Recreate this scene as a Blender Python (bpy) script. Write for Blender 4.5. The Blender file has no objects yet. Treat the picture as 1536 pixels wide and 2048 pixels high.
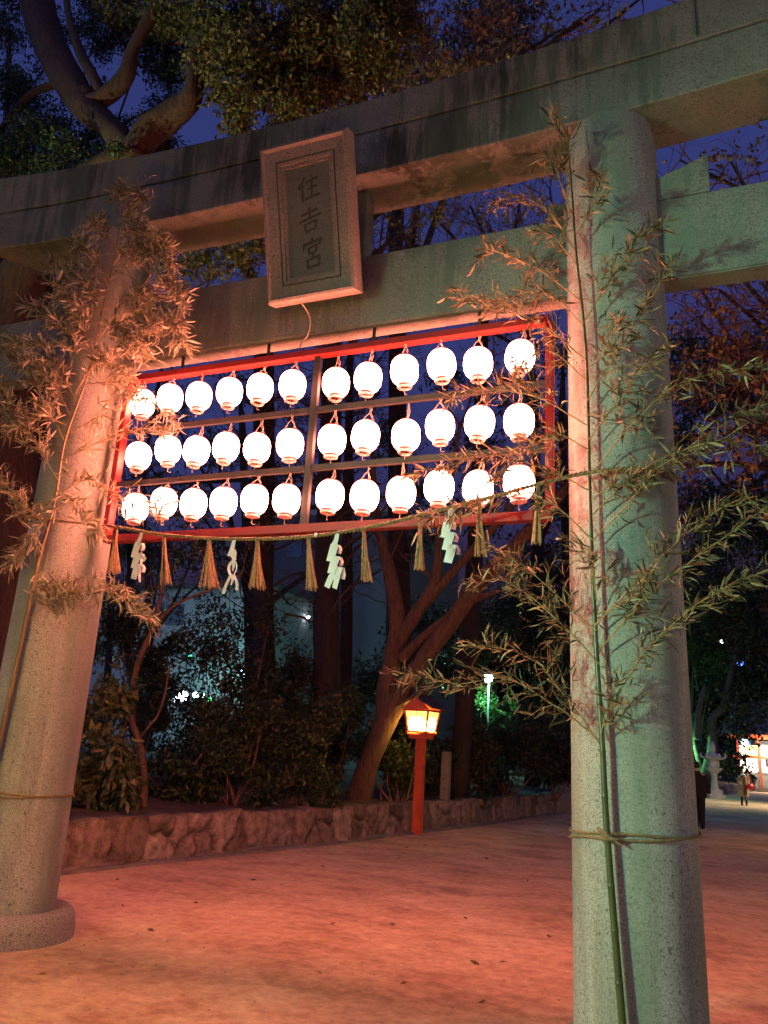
import bpy, bmesh, math, random
import numpy as np
from mathutils import Vector, Matrix, Quaternion
from mathutils import noise as mn

sc = bpy.context.scene
COL = sc.collection
R = math.radians

# ------------------------------------------------------------------ camera
CF = 1637.7          # focal length in pixels of the 1536 x 2048 photograph
CO = np.array([3.0447, -5.5929, 1.6])
yaw, pit, rol = -0.4033, 0.2822, 0.0582
CW = np.array([math.sin(yaw)*math.cos(pit), math.cos(yaw)*math.cos(pit), math.sin(pit)])
_r0 = np.array([math.cos(yaw), -math.sin(yaw), 0.0]); _u0 = np.cross(_r0, CW)
CR = math.cos(rol)*_r0 + math.sin(rol)*_u0
CU = -math.sin(rol)*_r0 + math.cos(rol)*_u0

def ray(u, v):
    return CW + (u-768)/CF*CR - (v-1024)/CF*CU
def at(u, v, y):
    "world point seen at photo position (u, v) on the plane y"
    d = ray(u, v); return CO + (y-CO[1])/d[1]*d
def atz(u, v, z):
    d = ray(u, v); return CO + (z-CO[2])/d[2]*d

cd = bpy.data.cameras.new('camera'); cam = bpy.data.objects.new('camera', cd); COL.objects.link(cam)
cd.sensor_fit = 'VERTICAL'; cd.sensor_height = 24.0; cd.lens = CF/2048*24.0
cd.clip_start = 0.05; cd.clip_end = 2000
cam.matrix_world = Matrix(((CR[0], CU[0], -CW[0], CO[0]), (CR[1], CU[1], -CW[1], CO[1]),
                           (CR[2], CU[2], -CW[2], CO[2]), (0, 0, 0, 1)))
sc.camera = cam

# ------------------------------------------------------------------ materials
def mat(name):
    m = bpy.data.materials.new(name); m.use_nodes = True
    nt = m.node_tree; b = nt.nodes['Principled BSDF']
    return m, nt, b
def N(nt, t, **k):
    n = nt.nodes.new(t)
    for a, v in k.items():
        if a in n.inputs: n.inputs[a].default_value = v
        else: setattr(n, a, v)
    return n
def ramp(nt, fac, stops):
    r = nt.nodes.new('ShaderNodeValToRGB')
    e = r.color_ramp.elements
    while len(e) < len(stops): e.new(0.5)
    for i, (p, c) in enumerate(stops):
        e[i].position = p; e[i].color = (c[0], c[1], c[2], 1)
    nt.links.new(fac, r.inputs[0]); return r
def mix(nt, fac, a, b, mode='MIX'):
    n = nt.nodes.new('ShaderNodeMix'); n.data_type = 'RGBA'; n.blend_type = mode
    def put(s, v):
        if isinstance(v, (int, float)): s.default_value = v
        elif isinstance(v, tuple): s.default_value = (v[0], v[1], v[2], 1)
        else: nt.links.new(v, s)
    put(n.inputs[0], fac); put(n.inputs[6], a); put(n.inputs[7], b)
    return n.outputs[2]
def texco(nt, scale=(1, 1, 1), kind='Object'):
    t = nt.nodes.new('ShaderNodeTexCoord'); m = nt.nodes.new('ShaderNodeMapping')
    m.inputs['Scale'].default_value = scale
    nt.links.new(t.outputs[kind], m.inputs[0]); return m.outputs[0]
def noise(nt, co, scale, detail=4, rough=0.55):
    n = N(nt, 'ShaderNodeTexNoise'); n.inputs['Scale'].default_value = scale
    n.inputs['Detail'].default_value = detail; n.inputs['Roughness'].default_value = rough
    nt.links.new(co, n.inputs['Vector']); return n.outputs['Fac']
def bump(nt, b, h, strength, dist=0.01):
    n = nt.nodes.new('ShaderNodeBump'); n.inputs['Strength'].default_value = strength
    n.inputs['Distance'].default_value = dist
    nt.links.new(h, n.inputs['Height']); nt.links.new(n.outputs[0], b.inputs['Normal'])

def plain(name, c, rough=0.6, metal=0.0, var=0.25, vscale=6.0, bmp=0.0):
    m, nt, b = mat(name)
    co = texco(nt)
    f = noise(nt, co, vscale, 5)
    r = ramp(nt, f, [(0.3, tuple(x*(1-var) for x in c)), (0.7, tuple(min(1, x*(1+var)) for x in c))])
    nt.links.new(r.outputs[0], b.inputs['Base Color'])
    b.inputs['Roughness'].default_value = rough; b.inputs['Metallic'].default_value = metal
    if bmp:
        bump(nt, b, noise(nt, co, vscale*4, 6, 0.65), bmp)
    return m

def granite(name, base=(0.36, 0.35, 0.33), streak=0.0, speck=0.5):
    m, nt, b = mat(name)
    co = texco(nt)
    big = noise(nt, co, 1.3, 6, 0.6)
    col = ramp(nt, big, [(0.3, tuple(x*0.72 for x in base)), (0.7, tuple(x*1.15 for x in base))]).outputs[0]
    fine = noise(nt, co, 95, 2, 0.7)
    col = mix(nt, speck, col, ramp(nt, fine, [(0.36, (0.10, 0.10, 0.10)), (0.5, (0.62, 0.62, 0.62)), (0.68, (0.9, 0.9, 0.9))]).outputs[0], 'OVERLAY')
    sp = noise(nt, co, 46, 2, 0.5)
    spf = ramp(nt, sp, [(0.62, (0, 0, 0)), (0.68, (1, 1, 1))]).outputs[0]
    sepn = N(nt, 'ShaderNodeMath', operation='MULTIPLY'); nt.links.new(spf, sepn.inputs[0]); sepn.inputs[1].default_value = 0.65
    col = mix(nt, sepn.outputs[0], col, (0.055, 0.05, 0.045))
    if streak > 0:
        cs = texco(nt, (7, 7, 0.7))
        s1 = noise(nt, cs, 1.0, 6, 0.7)
        cm = texco(nt, (1, 1, 0.8))
        s2 = noise(nt, cm, 1.1, 2, 0.5)
        a = N(nt, 'ShaderNodeMath', operation='MULTIPLY'); nt.links.new(s1, a.inputs[0]); nt.links.new(s2, a.inputs[1])
        f = ramp(nt, a.outputs[0], [(0.25, (0, 0, 0)), (0.33, (1, 1, 1))]).outputs[0]
        k = N(nt, 'ShaderNodeMath', operation='MULTIPLY'); nt.links.new(f, k.inputs[0]); k.inputs[1].default_value = streak
        col = mix(nt, k.outputs[0], col, (0.035, 0.036, 0.03))
        mo = noise(nt, cs, 0.5, 4, 0.6)
        k2 = ramp(nt, mo, [(0.4, (0, 0, 0)), (0.62, (0.6, 0.6, 0.6))]).outputs[0]
        col = mix(nt, k2, col, (0.17, 0.22, 0.16))
    nt.links.new(col, b.inputs['Base Color'])
    b.inputs['Roughness'].default_value = 0.85
    bump(nt, b, fine, 0.5, 0.004)
    return m

def leafmat(name, stops, rough=0.5, trans=0.25):
    m, nt, b = mat(name)
    g = nt.nodes.new('ShaderNodeNewGeometry')
    r = ramp(nt, g.outputs['Random Per Island'], stops)
    nt.links.new(r.outputs[0], b.inputs['Base Color'])
    b.inputs['Roughness'].default_value = rough
    b.inputs['Specular IOR Level'].default_value = 0.3
    out = nt.nodes['Material Output']
    t = nt.nodes.new('ShaderNodeBsdfTranslucent'); nt.links.new(r.outputs[0], t.inputs[0])
    ms = nt.nodes.new('ShaderNodeMixShader'); ms.inputs[0].default_value = trans
    nt.links.new(b.outputs[0], ms.inputs[1]); nt.links.new(t.outputs[0], ms.inputs[2])
    nt.links.new(ms.outputs[0], out.inputs[0])
    return m

def barkmat(name, c, scale=1.0):
    m, nt, b = mat(name)
    co = texco(nt, (9*scale, 9*scale, 1.6*scale))
    f = noise(nt, co, 2.0, 6, 0.7)
    r = ramp(nt, f, [(0.35, tuple(x*0.45 for x in c)), (0.55, c), (0.75, tuple(x*1.4 for x in c))])
    nt.links.new(r.outputs[0], b.inputs['Base Color']); b.inputs['Roughness'].default_value = 0.9
    bump(nt, b, f, 0.9, 0.03)
    return m

def emit(name, c, strength):
    m, nt, b = mat(name)
    e = N(nt, 'ShaderNodeEmission'); e.inputs[0].default_value = (*c, 1); e.inputs[1].default_value = strength
    nt.links.new(e.outputs[0], nt.nodes['Material Output'].inputs[0])
    return m

M = {}
M['granite_beam'] = granite('weathered_beam_granite', (0.255, 0.245, 0.215), 0.97, 0.45)
M['granite_post'] = granite('pillar_granite', (0.35, 0.335, 0.305), 0.22, 0.5)
M['granite_tie'] = granite('tie_beam_granite', (0.245, 0.225, 0.20), 0.6, 0.55)
M['granite_plaque'] = granite('plaque_granite', (0.235, 0.215, 0.175), 0.0, 0.45)
M['granite_panel'] = granite('plaque_panel_granite', (0.145, 0.165, 0.135), 0.0, 0.25)
M['granite_old'] = granite('old_base_granite', (0.27, 0.25, 0.23), 0.0, 0.6)
M['letter'] = plain('dark_carved_lettering', (0.075, 0.08, 0.062), 0.9)
M['red'] = plain('vermilion_paint', (0.30, 0.016, 0.010), 0.5, 0, 0.2, 5, 0.1)
M['orange_red'] = plain('orange_vermilion_paint', (0.62, 0.10, 0.03), 0.5, 0, 0.2, 4, 0.1)
M['steel'] = plain('grey_painted_steel', (0.032, 0.034, 0.027), 0.55, 0.1, 0.2, 8)
M['ring'] = plain('lantern_ring_lacquer', (0.12, 0.012, 0.012), 0.35)
M['white_plastic'] = plain('white_ring_plastic', (0.8, 0.74, 0.7), 0.4, 0, 0.05)
M['cord'] = plain('pale_cord', (0.55, 0.42, 0.34), 0.8)
M['straw'] = plain('straw', (0.33, 0.235, 0.11), 0.8, 0, 0.4, 40)
M['straw_rope'] = plain('straw_rope_fibre', (0.24, 0.175, 0.085), 0.9, 0, 0.35, 60, 0.5)
M['paper'] = plain('white_paper', (0.72, 0.72, 0.72), 0.9, 0, 0.04)
M['roof_tile'] = plain('dark_copper_roof', (0.05, 0.042, 0.035), 0.6, 0, 0.3, 10, 0.3)
M['soil'] = plain('brown_soil', (0.06, 0.042, 0.03), 0.95, 0, 0.5, 3, 0.8)
M['concrete'] = plain('kerb_concrete', (0.19, 0.175, 0.155), 0.9, 0, 0.35, 3, 0.5)
M['bark_red'] = barkmat('camphor_bark', (0.075, 0.036, 0.024))
M['bark_dark'] = barkmat('dark_bark', (0.035, 0.024, 0.02))
M['bark_tan'] = barkmat('tan_bark', (0.13, 0.08, 0.045))
M['bark_moss'] = barkmat('mossy_bark', (0.10, 0.10, 0.07))
M['twig'] = plain('dark_twig', (0.075, 0.05, 0.04), 0.9)
M['twig_red'] = plain('reddish_twig', (0.16, 0.08, 0.06), 0.9)
M['leaf_camphor'] = leafmat('camphor_leaf', [(0, (0.045, 0.05, 0.016)), (0.45, (0.095, 0.085, 0.03)), (0.8, (0.17, 0.13, 0.045)), (1, (0.26, 0.19, 0.07))])
M['leaf_dark'] = leafmat('dark_evergreen_leaf', [(0, (0.018, 0.028, 0.013)), (0.6, (0.04, 0.052, 0.02)), (1, (0.09, 0.085, 0.03))], 0.4)
M['leaf_hedge'] = leafmat('hedge_leaf', [(0, (0.018, 0.036, 0.014)), (0.6, (0.042, 0.075, 0.028)), (0.92, (0.085, 0.11, 0.045)), (1, (0.2, 0.15, 0.06))], 0.4)
M['leaf_big'] = leafmat('broad_shrub_leaf', [(0, (0.035, 0.06, 0.02)), (0.5, (0.08, 0.115, 0.04)), (1, (0.18, 0.18, 0.065))], 0.4)
M['leaf_autumn'] = leafmat('autumn_leaf', [(0, (0.10, 0.085, 0.04)), (0.4, (0.20, 0.15, 0.065)), (0.75, (0.42, 0.30, 0.11)), (1, (0.62, 0.55, 0.15))], 0.6)
M['leaf_green'] = leafmat('fresh_green_leaf', [(0, (0.03, 0.07, 0.02)), (1, (0.08, 0.14, 0.04))], 0.5)
M['bamboo_dry'] = leafmat('dry_bamboo_leaf', [(0, (0.12, 0.115, 0.06)), (0.5, (0.29, 0.27, 0.16)), (1, (0.55, 0.50, 0.36))], 0.55, 0.2)
M['bamboo_mixed'] = leafmat('half_dry_bamboo_leaf', [(0, (0.035, 0.042, 0.02)), (0.4, (0.10, 0.085, 0.04)), (0.75, (0.28, 0.20, 0.10)), (1, (0.50, 0.37, 0.20))], 0.55, 0.2)
M['culm'] = plain('green_bamboo_culm', (0.065, 0.08, 0.025), 0.35, 0, 0.3, 3)
M['culm_tan'] = plain('drying_bamboo_culm', (0.14, 0.105, 0.035), 0.4, 0, 0.3, 3)
M['bamboo_twig'] = plain('bamboo_branch', (0.30, 0.21, 0.08), 0.6)
M['black_cloth'] = plain('black_cloth', (0.008, 0.008, 0.009), 0.9)
M['coat'] = plain('tan_coat_wool', (0.34, 0.25, 0.12), 0.85)
M['brown_cloth'] = plain('brown_dress', (0.11, 0.055, 0.03), 0.85)
M['navy_cloth'] = plain('navy_kimono_cloth', (0.02, 0.02, 0.05), 0.85)
M['bag_red'] = plain('red_bag_nylon', (0.75, 0.03, 0.035), 0.5)
M['skin'] = plain('skin', (0.50, 0.30, 0.21), 0.55, 0, 0.05)
M['hair'] = plain('dark_hair', (0.012, 0.009, 0.008), 0.5)
M['scarf'] = plain('pale_scarf', (0.55, 0.6, 0.5), 0.9)
M['pale_stone'] = granite('pale_lantern_stone', (0.55, 0.50, 0.45), 0.0, 0.2)
M['pale_wall'] = plain('pale_rendered_wall', (0.32, 0.34, 0.33), 0.85, 0, 0.12, 0.3)
M['grey_wall'] = plain('grey_tiled_wall', (0.10, 0.098, 0.11), 0.85, 0, 0.12, 0.5)
M['glass_dark'] = plain('dark_window_glass', (0.02, 0.025, 0.04), 0.1)
M['shrine_roof'] = plain('grey_copper_shrine_roof', (0.16, 0.165, 0.15), 0.6, 0, 0.2, 2, 0.3)
M['metal_post'] = plain('galvanised_post', (0.25, 0.26, 0.25), 0.5, 0.4)

LC = (1.0, 0.235, 0.16)      # lantern light
def lantern_paper():
    m, nt, b = mat('glowing_lantern_paper')
    co = texco(nt)
    sx = nt.nodes.new('ShaderNodeSeparateXYZ'); nt.links.new(co, sx.inputs[0])
    r = ramp(nt, sx.outputs[2], [(0.0, (1, 1, 1)), (1.0, (1, 1, 1))])
    mr = N(nt, 'ShaderNodeMapRange'); nt.links.new(sx.outputs[2], mr.inputs[0])
    mr.inputs[1].default_value = -0.118; mr.inputs[2].default_value = -0.066
    mr.inputs[3].default_value = 0.025; mr.inputs[4].default_value = 1.0
    mt = N(nt, 'ShaderNodeMapRange'); nt.links.new(sx.outputs[2], mt.inputs[0])
    mt.inputs[1].default_value = 0.0; mt.inputs[2].default_value = 0.10; mt.inputs[3].default_value = 1.0; mt.inputs[4].default_value = 0.16
    mm = N(nt, 'ShaderNodeMath', operation='MULTIPLY'); nt.links.new(mr.outputs[0], mm.inputs[0]); nt.links.new(mt.outputs[0], mm.inputs[1])
    mu = N(nt, 'ShaderNodeMath', operation='MULTIPLY'); nt.links.new(mm.outputs[0], mu.inputs[0]); mu.inputs[1].default_value = LSTR
    e = N(nt, 'ShaderNodeEmission'); e.inputs[0].default_value = (*LC, 1); nt.links.new(mu.outputs[0], e.inputs[1])
    nt.links.new(e.outputs[0], nt.nodes['Material Output'].inputs[0])
    return m
LSTR = 78.0
M['lantern'] = lantern_paper()

def gravel():
    m, nt, b = mat('sandy_gravel')
    co = texco(nt)
    big = noise(nt, co, 0.45, 6, 0.62)
    col = ramp(nt, big, [(0.3, (0.40, 0.27, 0.165)), (0.5, (0.58, 0.42, 0.27)), (0.72, (0.68, 0.51, 0.34))]).outputs[0]
    co2 = texco(nt, (0.75, 1.1, 1))
    patch = noise(nt, co2, 1.6, 5, 0.7)
    col = mix(nt, 0.55, col, ramp(nt, patch, [(0.32, (0.15, 0.13, 0.12)), (0.47, (0.48, 0.48, 0.48)), (0.68, (0.80, 0.80, 0.80))]).outputs[0], 'OVERLAY')
    fine = noise(nt, co, 130, 3, 0.7)
    col = mix(nt, 0.5, col, ramp(nt, fine, [(0.3, (0.22, 0.22, 0.22)), (0.7, (0.75, 0.75, 0.75))]).outputs[0], 'OVERLAY')
    mid = noise(nt, co, 9, 6, 0.75)
    col = mix(nt, 0.6, col, ramp(nt, mid, [(0.35, (0.25, 0.25, 0.25)), (0.65, (0.72, 0.72, 0.72))]).outputs[0], 'OVERLAY')
    sp = noise(nt, co, 28, 2, 0.5)
    spf = ramp(nt, sp, [(0.70, (0, 0, 0)), (0.75, (0.7, 0.7, 0.7))]).outputs[0]
    col = mix(nt, spf, col, (0.07, 0.05, 0.035))
    nt.links.new(col, b.inputs['Base Color']); b.inputs['Roughness'].default_value = 0.95
    h = N(nt, 'ShaderNodeMath', operation='ADD'); nt.links.new(fine, h.inputs[0]); nt.links.new(patch, h.inputs[1])
    bump(nt, b, h.outputs[0], 0.7, 0.012)
    return m
M['gravel'] = gravel()

def wallstone():
    m, nt, b = mat('retaining_wall_stone')
    co = texco(nt)
    a = N(nt, 'ShaderNodeAttribute'); a.attribute_name = 'stone'
    base = ramp(nt, a.outputs['Fac'], [(0, (0.15, 0.115, 0.08)), (0.5, (0.24, 0.19, 0.14)), (1, (0.33, 0.27, 0.20))]).outputs[0]
    g = N(nt, 'ShaderNodeAttribute'); g.attribute_name = 'joint'
    f = noise(nt, co, 7, 7, 0.72)
    col = mix(nt, 0.95, base, ramp(nt, f, [(0.36, (0.2, 0.2, 0.2)), (0.48, (0.45, 0.45, 0.45)), (0.64, (0.68, 0.68, 0.68))]).outputs[0], 'OVERLAY')
    mort = noise(nt, co, 30, 4, 0.6)
    mcol = ramp(nt, mort, [(0.35, (0.03, 0.026, 0.02)), (0.65, (0.16, 0.13, 0.1))]).outputs[0]
    col = mix(nt, g.outputs['Fac'], col, mcol)
    nt.links.new(col, b.inputs['Base Color']); b.inputs['Roughness'].default_value = 0.95
    bump(nt, b, f, 0.9, 0.04)
    return m
M['wallstone'] = wallstone()

# ------------------------------------------------------------------ object helpers
BASE = {}
def tag(o, label=None, cat=None, group=None, kind=None):
    if label: o['label'] = label
    if cat: o['category'] = cat
    if group: o['group'] = group
    if kind: o['kind'] = kind
    return o
def thing(name, label, cat, base, group=None):
    o = bpy.data.objects.new(name, None); COL.objects.link(o)
    o.empty_display_size = 0.1
    o.location = Vector(base); BASE[o] = np.array(base, float)
    return tag(o, label, cat, group)
def obj(name, geo, m, parent=None, base=None, smooth=False, attrs=None):
    "geo = (verts, faces) in world coordinates (or a bmesh); origin goes to the parent's base / to base"
    if isinstance(geo, bmesh.types.BMesh):
        v = np.array([x.co[:] for x in geo.verts]).reshape(-1, 3)
        geo.verts.index_update()
        f = [[w.index for w in x.verts] for x in geo.faces]; geo.free()
    else:
        v, f = geo; v = np.asarray(v, float).reshape(-1, 3)
    if parent is not None: b0 = BASE[parent]
    elif base is not None: b0 = np.array(base, float)
    else: b0 = np.zeros(3)
    me = bpy.data.meshes.new(name)
    me.from_pydata((v-b0).tolist(), [], f if isinstance(f, list) else f.tolist())
    me.materials.append(m)
    if smooth: me.polygons.foreach_set('use_smooth', [True]*len(me.polygons))
    if attrs:
        for an, av in attrs.items():
            at_ = me.attributes.new(an, 'FLOAT', 'POINT'); at_.data.foreach_set('value', np.asarray(av, np.float32))
    me.update()
    o = bpy.data.objects.new(name, me); COL.objects.link(o)
    BASE[o] = b0
    if parent is not None: o.parent = parent
    else: o.location = Vector(b0)
    return o

class Geo:
    def __init__(s): s.v = []; s.f = []
    def add(s, v, f):
        o = len(s.v); s.v.extend([tuple(x) for x in v]); s.f.extend([[i+o for i in q] for q in f]); return s
    def box(s, a, b, bevel=0.0):
        a = np.minimum(a, b); b2 = np.maximum(a, b)
        bm = bmesh.new(); bmesh.ops.create_cube(bm, size=1)
        c = (np.array(a)+np.array(b2))/2; d = np.array(b2)-np.array(a)
        for x in bm.verts: x.co = Vector([x.co[i]*d[i]+c[i] for i in range(3)])
        if bevel: bmesh.ops.bevel(bm, geom=bm.edges[:], offset=bevel, segments=2, affect='EDGES')
        bm.verts.index_update()
        s.add([x.co[:] for x in bm.verts], [[w.index for w in q.verts] for q in bm.faces]); bm.free(); return s
    def tube(s, pts, rad, n=8, smooth=0, cap=True, seed=None, rough=0.0):
        pts = np.array(pts, float); rad = np.broadcast_to(np.array(rad, float), (len(pts),)).copy()
        if smooth: pts, rad = spline(pts, rad, smooth)
        k = len(pts); T = np.gradient(pts, axis=0); T /= np.linalg.norm(T, axis=1)[:, None]+1e-9
        up = np.array([0, 0, 1.0]) if abs(T[0][2]) < 0.9 else np.array([1.0, 0, 0])
        V = []
        a = np.arange(n)*2*np.pi/n
        nrm = np.cross(T[0], up); nrm /= np.linalg.norm(nrm)
        rg = np.random.RandomState(seed or 0)
        ph = rg.rand(3)*6
        for i in range(k):
            nrm = nrm-T[i]*(nrm@T[i]); nrm /= np.linalg.norm(nrm)+1e-9
            b = np.cross(T[i], nrm)
            r = rad[i]
            if rough:
                rr = r*(1+rough*(np.sin(a*2+ph[0]+i*.35)*.5+np.sin(a*3+ph[1]-i*.5)*.35+np.sin(a*5+ph[2]+i*.9)*.2+(rg.rand(n)-.5)*.3))
            else: rr = np.full(n, r)
            V.append(pts[i]+(np.cos(a)*rr)[:, None]*nrm+(np.sin(a)*rr)[:, None]*b)
        V = np.concatenate(V); F = []
        for i in range(k-1):
            for j in range(n):
                j2 = (j+1) % n
                F.append([i*n+j, i*n+j2, (i+1)*n+j2, (i+1)*n+j])
        if cap: F.append(list(range(n))[::-1]); F.append([(k-1)*n+j for j in range(n)])
        return s.add(V, F)
    def lathe(s, prof, c=(0, 0, 0), n=24, axis=None):
        V = []; F = []
        for r, z in prof:
            for j in range(n):
                a = 2*math.pi*j/n; V.append((c[0]+r*math.cos(a), c[1]+r*math.sin(a), c[2]+z))
        for i in range(len(prof)-1):
            for j in range(n):
                j2 = (j+1) % n; F.append([i*n+j, i*n+j2, (i+1)*n+j2, (i+1)*n+j])
        return s.add(V, F)
    @property
    def geo(s): return (np.array(s.v), s.f)

def spline(p, r, m):
    k = len(p); out = []; ro = []
    for i in range(k-1):
        p0 = p[max(i-1, 0)]; p1 = p[i]; p2 = p[i+1]; p3 = p[min(i+2, k-1)]
        for t in np.arange(m)/m:
            out.append(.5*((2*p1)+(-p0+p2)*t+(2*p0-5*p1+4*p2-p3)*t*t+(-p0+3*p1-3*p2+p3)*t**3))
            ro.append(r[i]*(1-t)+r[i+1]*t)
    out.append(p[-1]); ro.append(r[-1])
    return np.array(out), np.array(ro)

def norm(a): return a/(np.linalg.norm(a, axis=-1, keepdims=True)+1e-9)
def leaves(base, d, L, W, curl, rg, seg=3):
    "one leaf strip per row: pointed, arched blade"
    n = len(base)
    d = norm(d); nn = rg.normal(size=(n, 3)); nn[:, 2] += 0.6
    nn = norm(nn-d*np.sum(nn*d, 1)[:, None]); s = np.cross(d, nn)
    L = np.broadcast_to(L, (n,))[:, None]; W = np.broadcast_to(W, (n,))[:, None]; curl = np.broadcast_to(curl, (n,))[:, None]
    if seg == 3: ts = [(0, .18), (.33, 1), (.68, .75)]
    else: ts = [(0, .12), (.45, 1)]
    V = []
    for t, w in ts:
        c = base+d*L*t-nn*(curl*L*t*t)
        V += [c+s*W*w*.5+nn*W*.12*w, c-s*W*w*.5+nn*W*.12*w]
    V.append(base+d*L*(1-curl*curl*.3)-nn*curl*L)
    k = len(V); V = np.stack(V, 1).reshape(-1, 3)
    F = []
    q = [[0, 1, 3, 2], [2, 3, 5, 4], [4, 5, 6]] if seg == 3 else [[0, 1, 3, 2], [2, 3, 4]]
    o = np.arange(n)*k
    F3 = np.array(q[-1])[None]+o[:, None]; F4 = np.concatenate([np.array(a)[None]+o[:, None] for a in q[:-1]])
    return V, F4.tolist()+F3.tolist()
def blob_points(rg, clumps, n):
    "points spread through ellipsoid clumps (x,y,z,rx,ry,rz); denser towards the outside"
    c = np.array(clumps, float); vol = c[:, 3]*c[:, 4]*c[:, 5]; vol = vol**0.8
    pick = rg.choice(len(c), n, p=vol/vol.sum())
    u = norm(rg.normal(size=(n, 3))); r = rg.rand(n)**(1/2.2)
    r = r*(1+.18*rg.normal(size=n))
    return c[pick, :3]+u*r[:, None]*c[pick, 3:6]
def crown(rg, clumps, n, size, wid=.42, droop=.5, seg=2, thr=-.22):
    p = blob_points(rg, clumps, n)
    # thin the cloud with 3-D noise so gaps stay open
    keep = np.array([mn.noise(Vector(q*1.9)) for q in p]) > thr
    p = p[keep]; n = len(p)
    d = rg.normal(size=(n, 3)); d[:, 2] -= droop
    L = size*(.65+.7*rg.rand(n))
    return leaves(p, d, L, L*wid, .25*rg.rand(n), rg, seg)
def clump_at(u, v, y, r, rz=None, ry=None):
    p = at(u, v, y); return (p[0], p[1], p[2], r, ry or r, rz or r*.75)

def grow(rg, p, d, L, r, depth, out, tips, spread=.55, up=.1, wob=.12, kids=(2, 3), rmin=.003):
    "recursive bare branching; appends (points, radii) polylines"
    k = 5; pts = [np.array(p, float)]; dd = np.array(d, float)
    for i in range(k):
        dd = norm(dd+rg.normal(size=3)*wob+np.array([0, 0, up*.25])); pts.append(pts[-1]+dd*L/k)
    rad = np.linspace(r, max(r*.62, rmin), k+1)
    out.append((np.array(pts), rad, depth))
    if depth <= 0: tips.append((pts[-1], dd)); return
    for j in range(rg.randint(kids[0], kids[1]+1)):
        i = k if j == 0 else rg.randint(2, k+1)
        nd = norm(dd+rg.normal(size=3)*spread)
        grow(rg, pts[i], nd, L*(.58+.3*rg.rand()), rad[i]*(.62 if j else .8), depth-1, out, tips, spread, up, wob, kids, rmin)
def polytubes(polys, nbig=8):
    g = Geo()
    for pts, rad, dep in polys:
        n = 3 if rad[0] < .02 else (5 if rad[0] < .06 else nbig)
        g.tube(pts, rad, n, 0, cap=False)
    return g.geo

def lamp_light(name, loc, color, power, radius=.08, parent=None):
    l = bpy.data.lights.new(name, 'POINT'); l.color = color; l.energy = power; l.shadow_soft_size = radius
    o = bpy.data.objects.new(name, l); COL.objects.link(o)
    if parent is not None:
        o.parent = parent; o.location = Vector(np.array(loc)-BASE[parent])
    else: o.location = Vector(loc)
    return o
#@@SETTING
# ================================================================== SETTING
def ground():
    g = Geo(); s = 900
    g.add([(-s, -s, 0), (s, -s, 0), (s, s, 0), (-s, s, 0)], [[0, 1, 2, 3]])
    return tag(obj('ground', g.geo, M['gravel']), 'sandy gravel ground of the shrine approach', 'ground', kind='structure')
ground()

WALL = np.array([(-6.2, -9.0), (-5.2, -2.0), (-4.85, 0.6), (-4.55, 3.05), (-4.33, 4.4), (-4.06, 6.1), (-3.72, 8.0), (-3.5, 10.2), (-3.2, 12.6),
                 (-2.72, 16.9), (-2.2, 23.5), (-1.2, 33), (0.3, 45), (1.6, 53), (2.6, 60), (4.2, 74), (6, 95)], float)
WALL3, _ = spline(np.c_[WALL, np.zeros(len(WALL))], np.zeros(len(WALL)), 12)
_seg = np.r_[0, np.cumsum(np.linalg.norm(np.diff(WALL3, axis=0), axis=1))]
def wall_pt(s):
    x = np.interp(s, _seg, WALL3[:, 0]); y = np.interp(s, _seg, WALL3[:, 1])
    h = .15; dx = np.interp(s+h, _seg, WALL3[:, 0])-np.interp(s-h, _seg, WALL3[:, 0])
    dy = np.interp(s+h, _seg, WALL3[:, 1])-np.interp(s-h, _seg, WALL3[:, 1])
    l = np.hypot(dx, dy); return x, y, dy/l, -dx/l      # outward (path side) normal
def wall_s(y): return float(np.interp(y, WALL3[:, 1], _seg))

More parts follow.
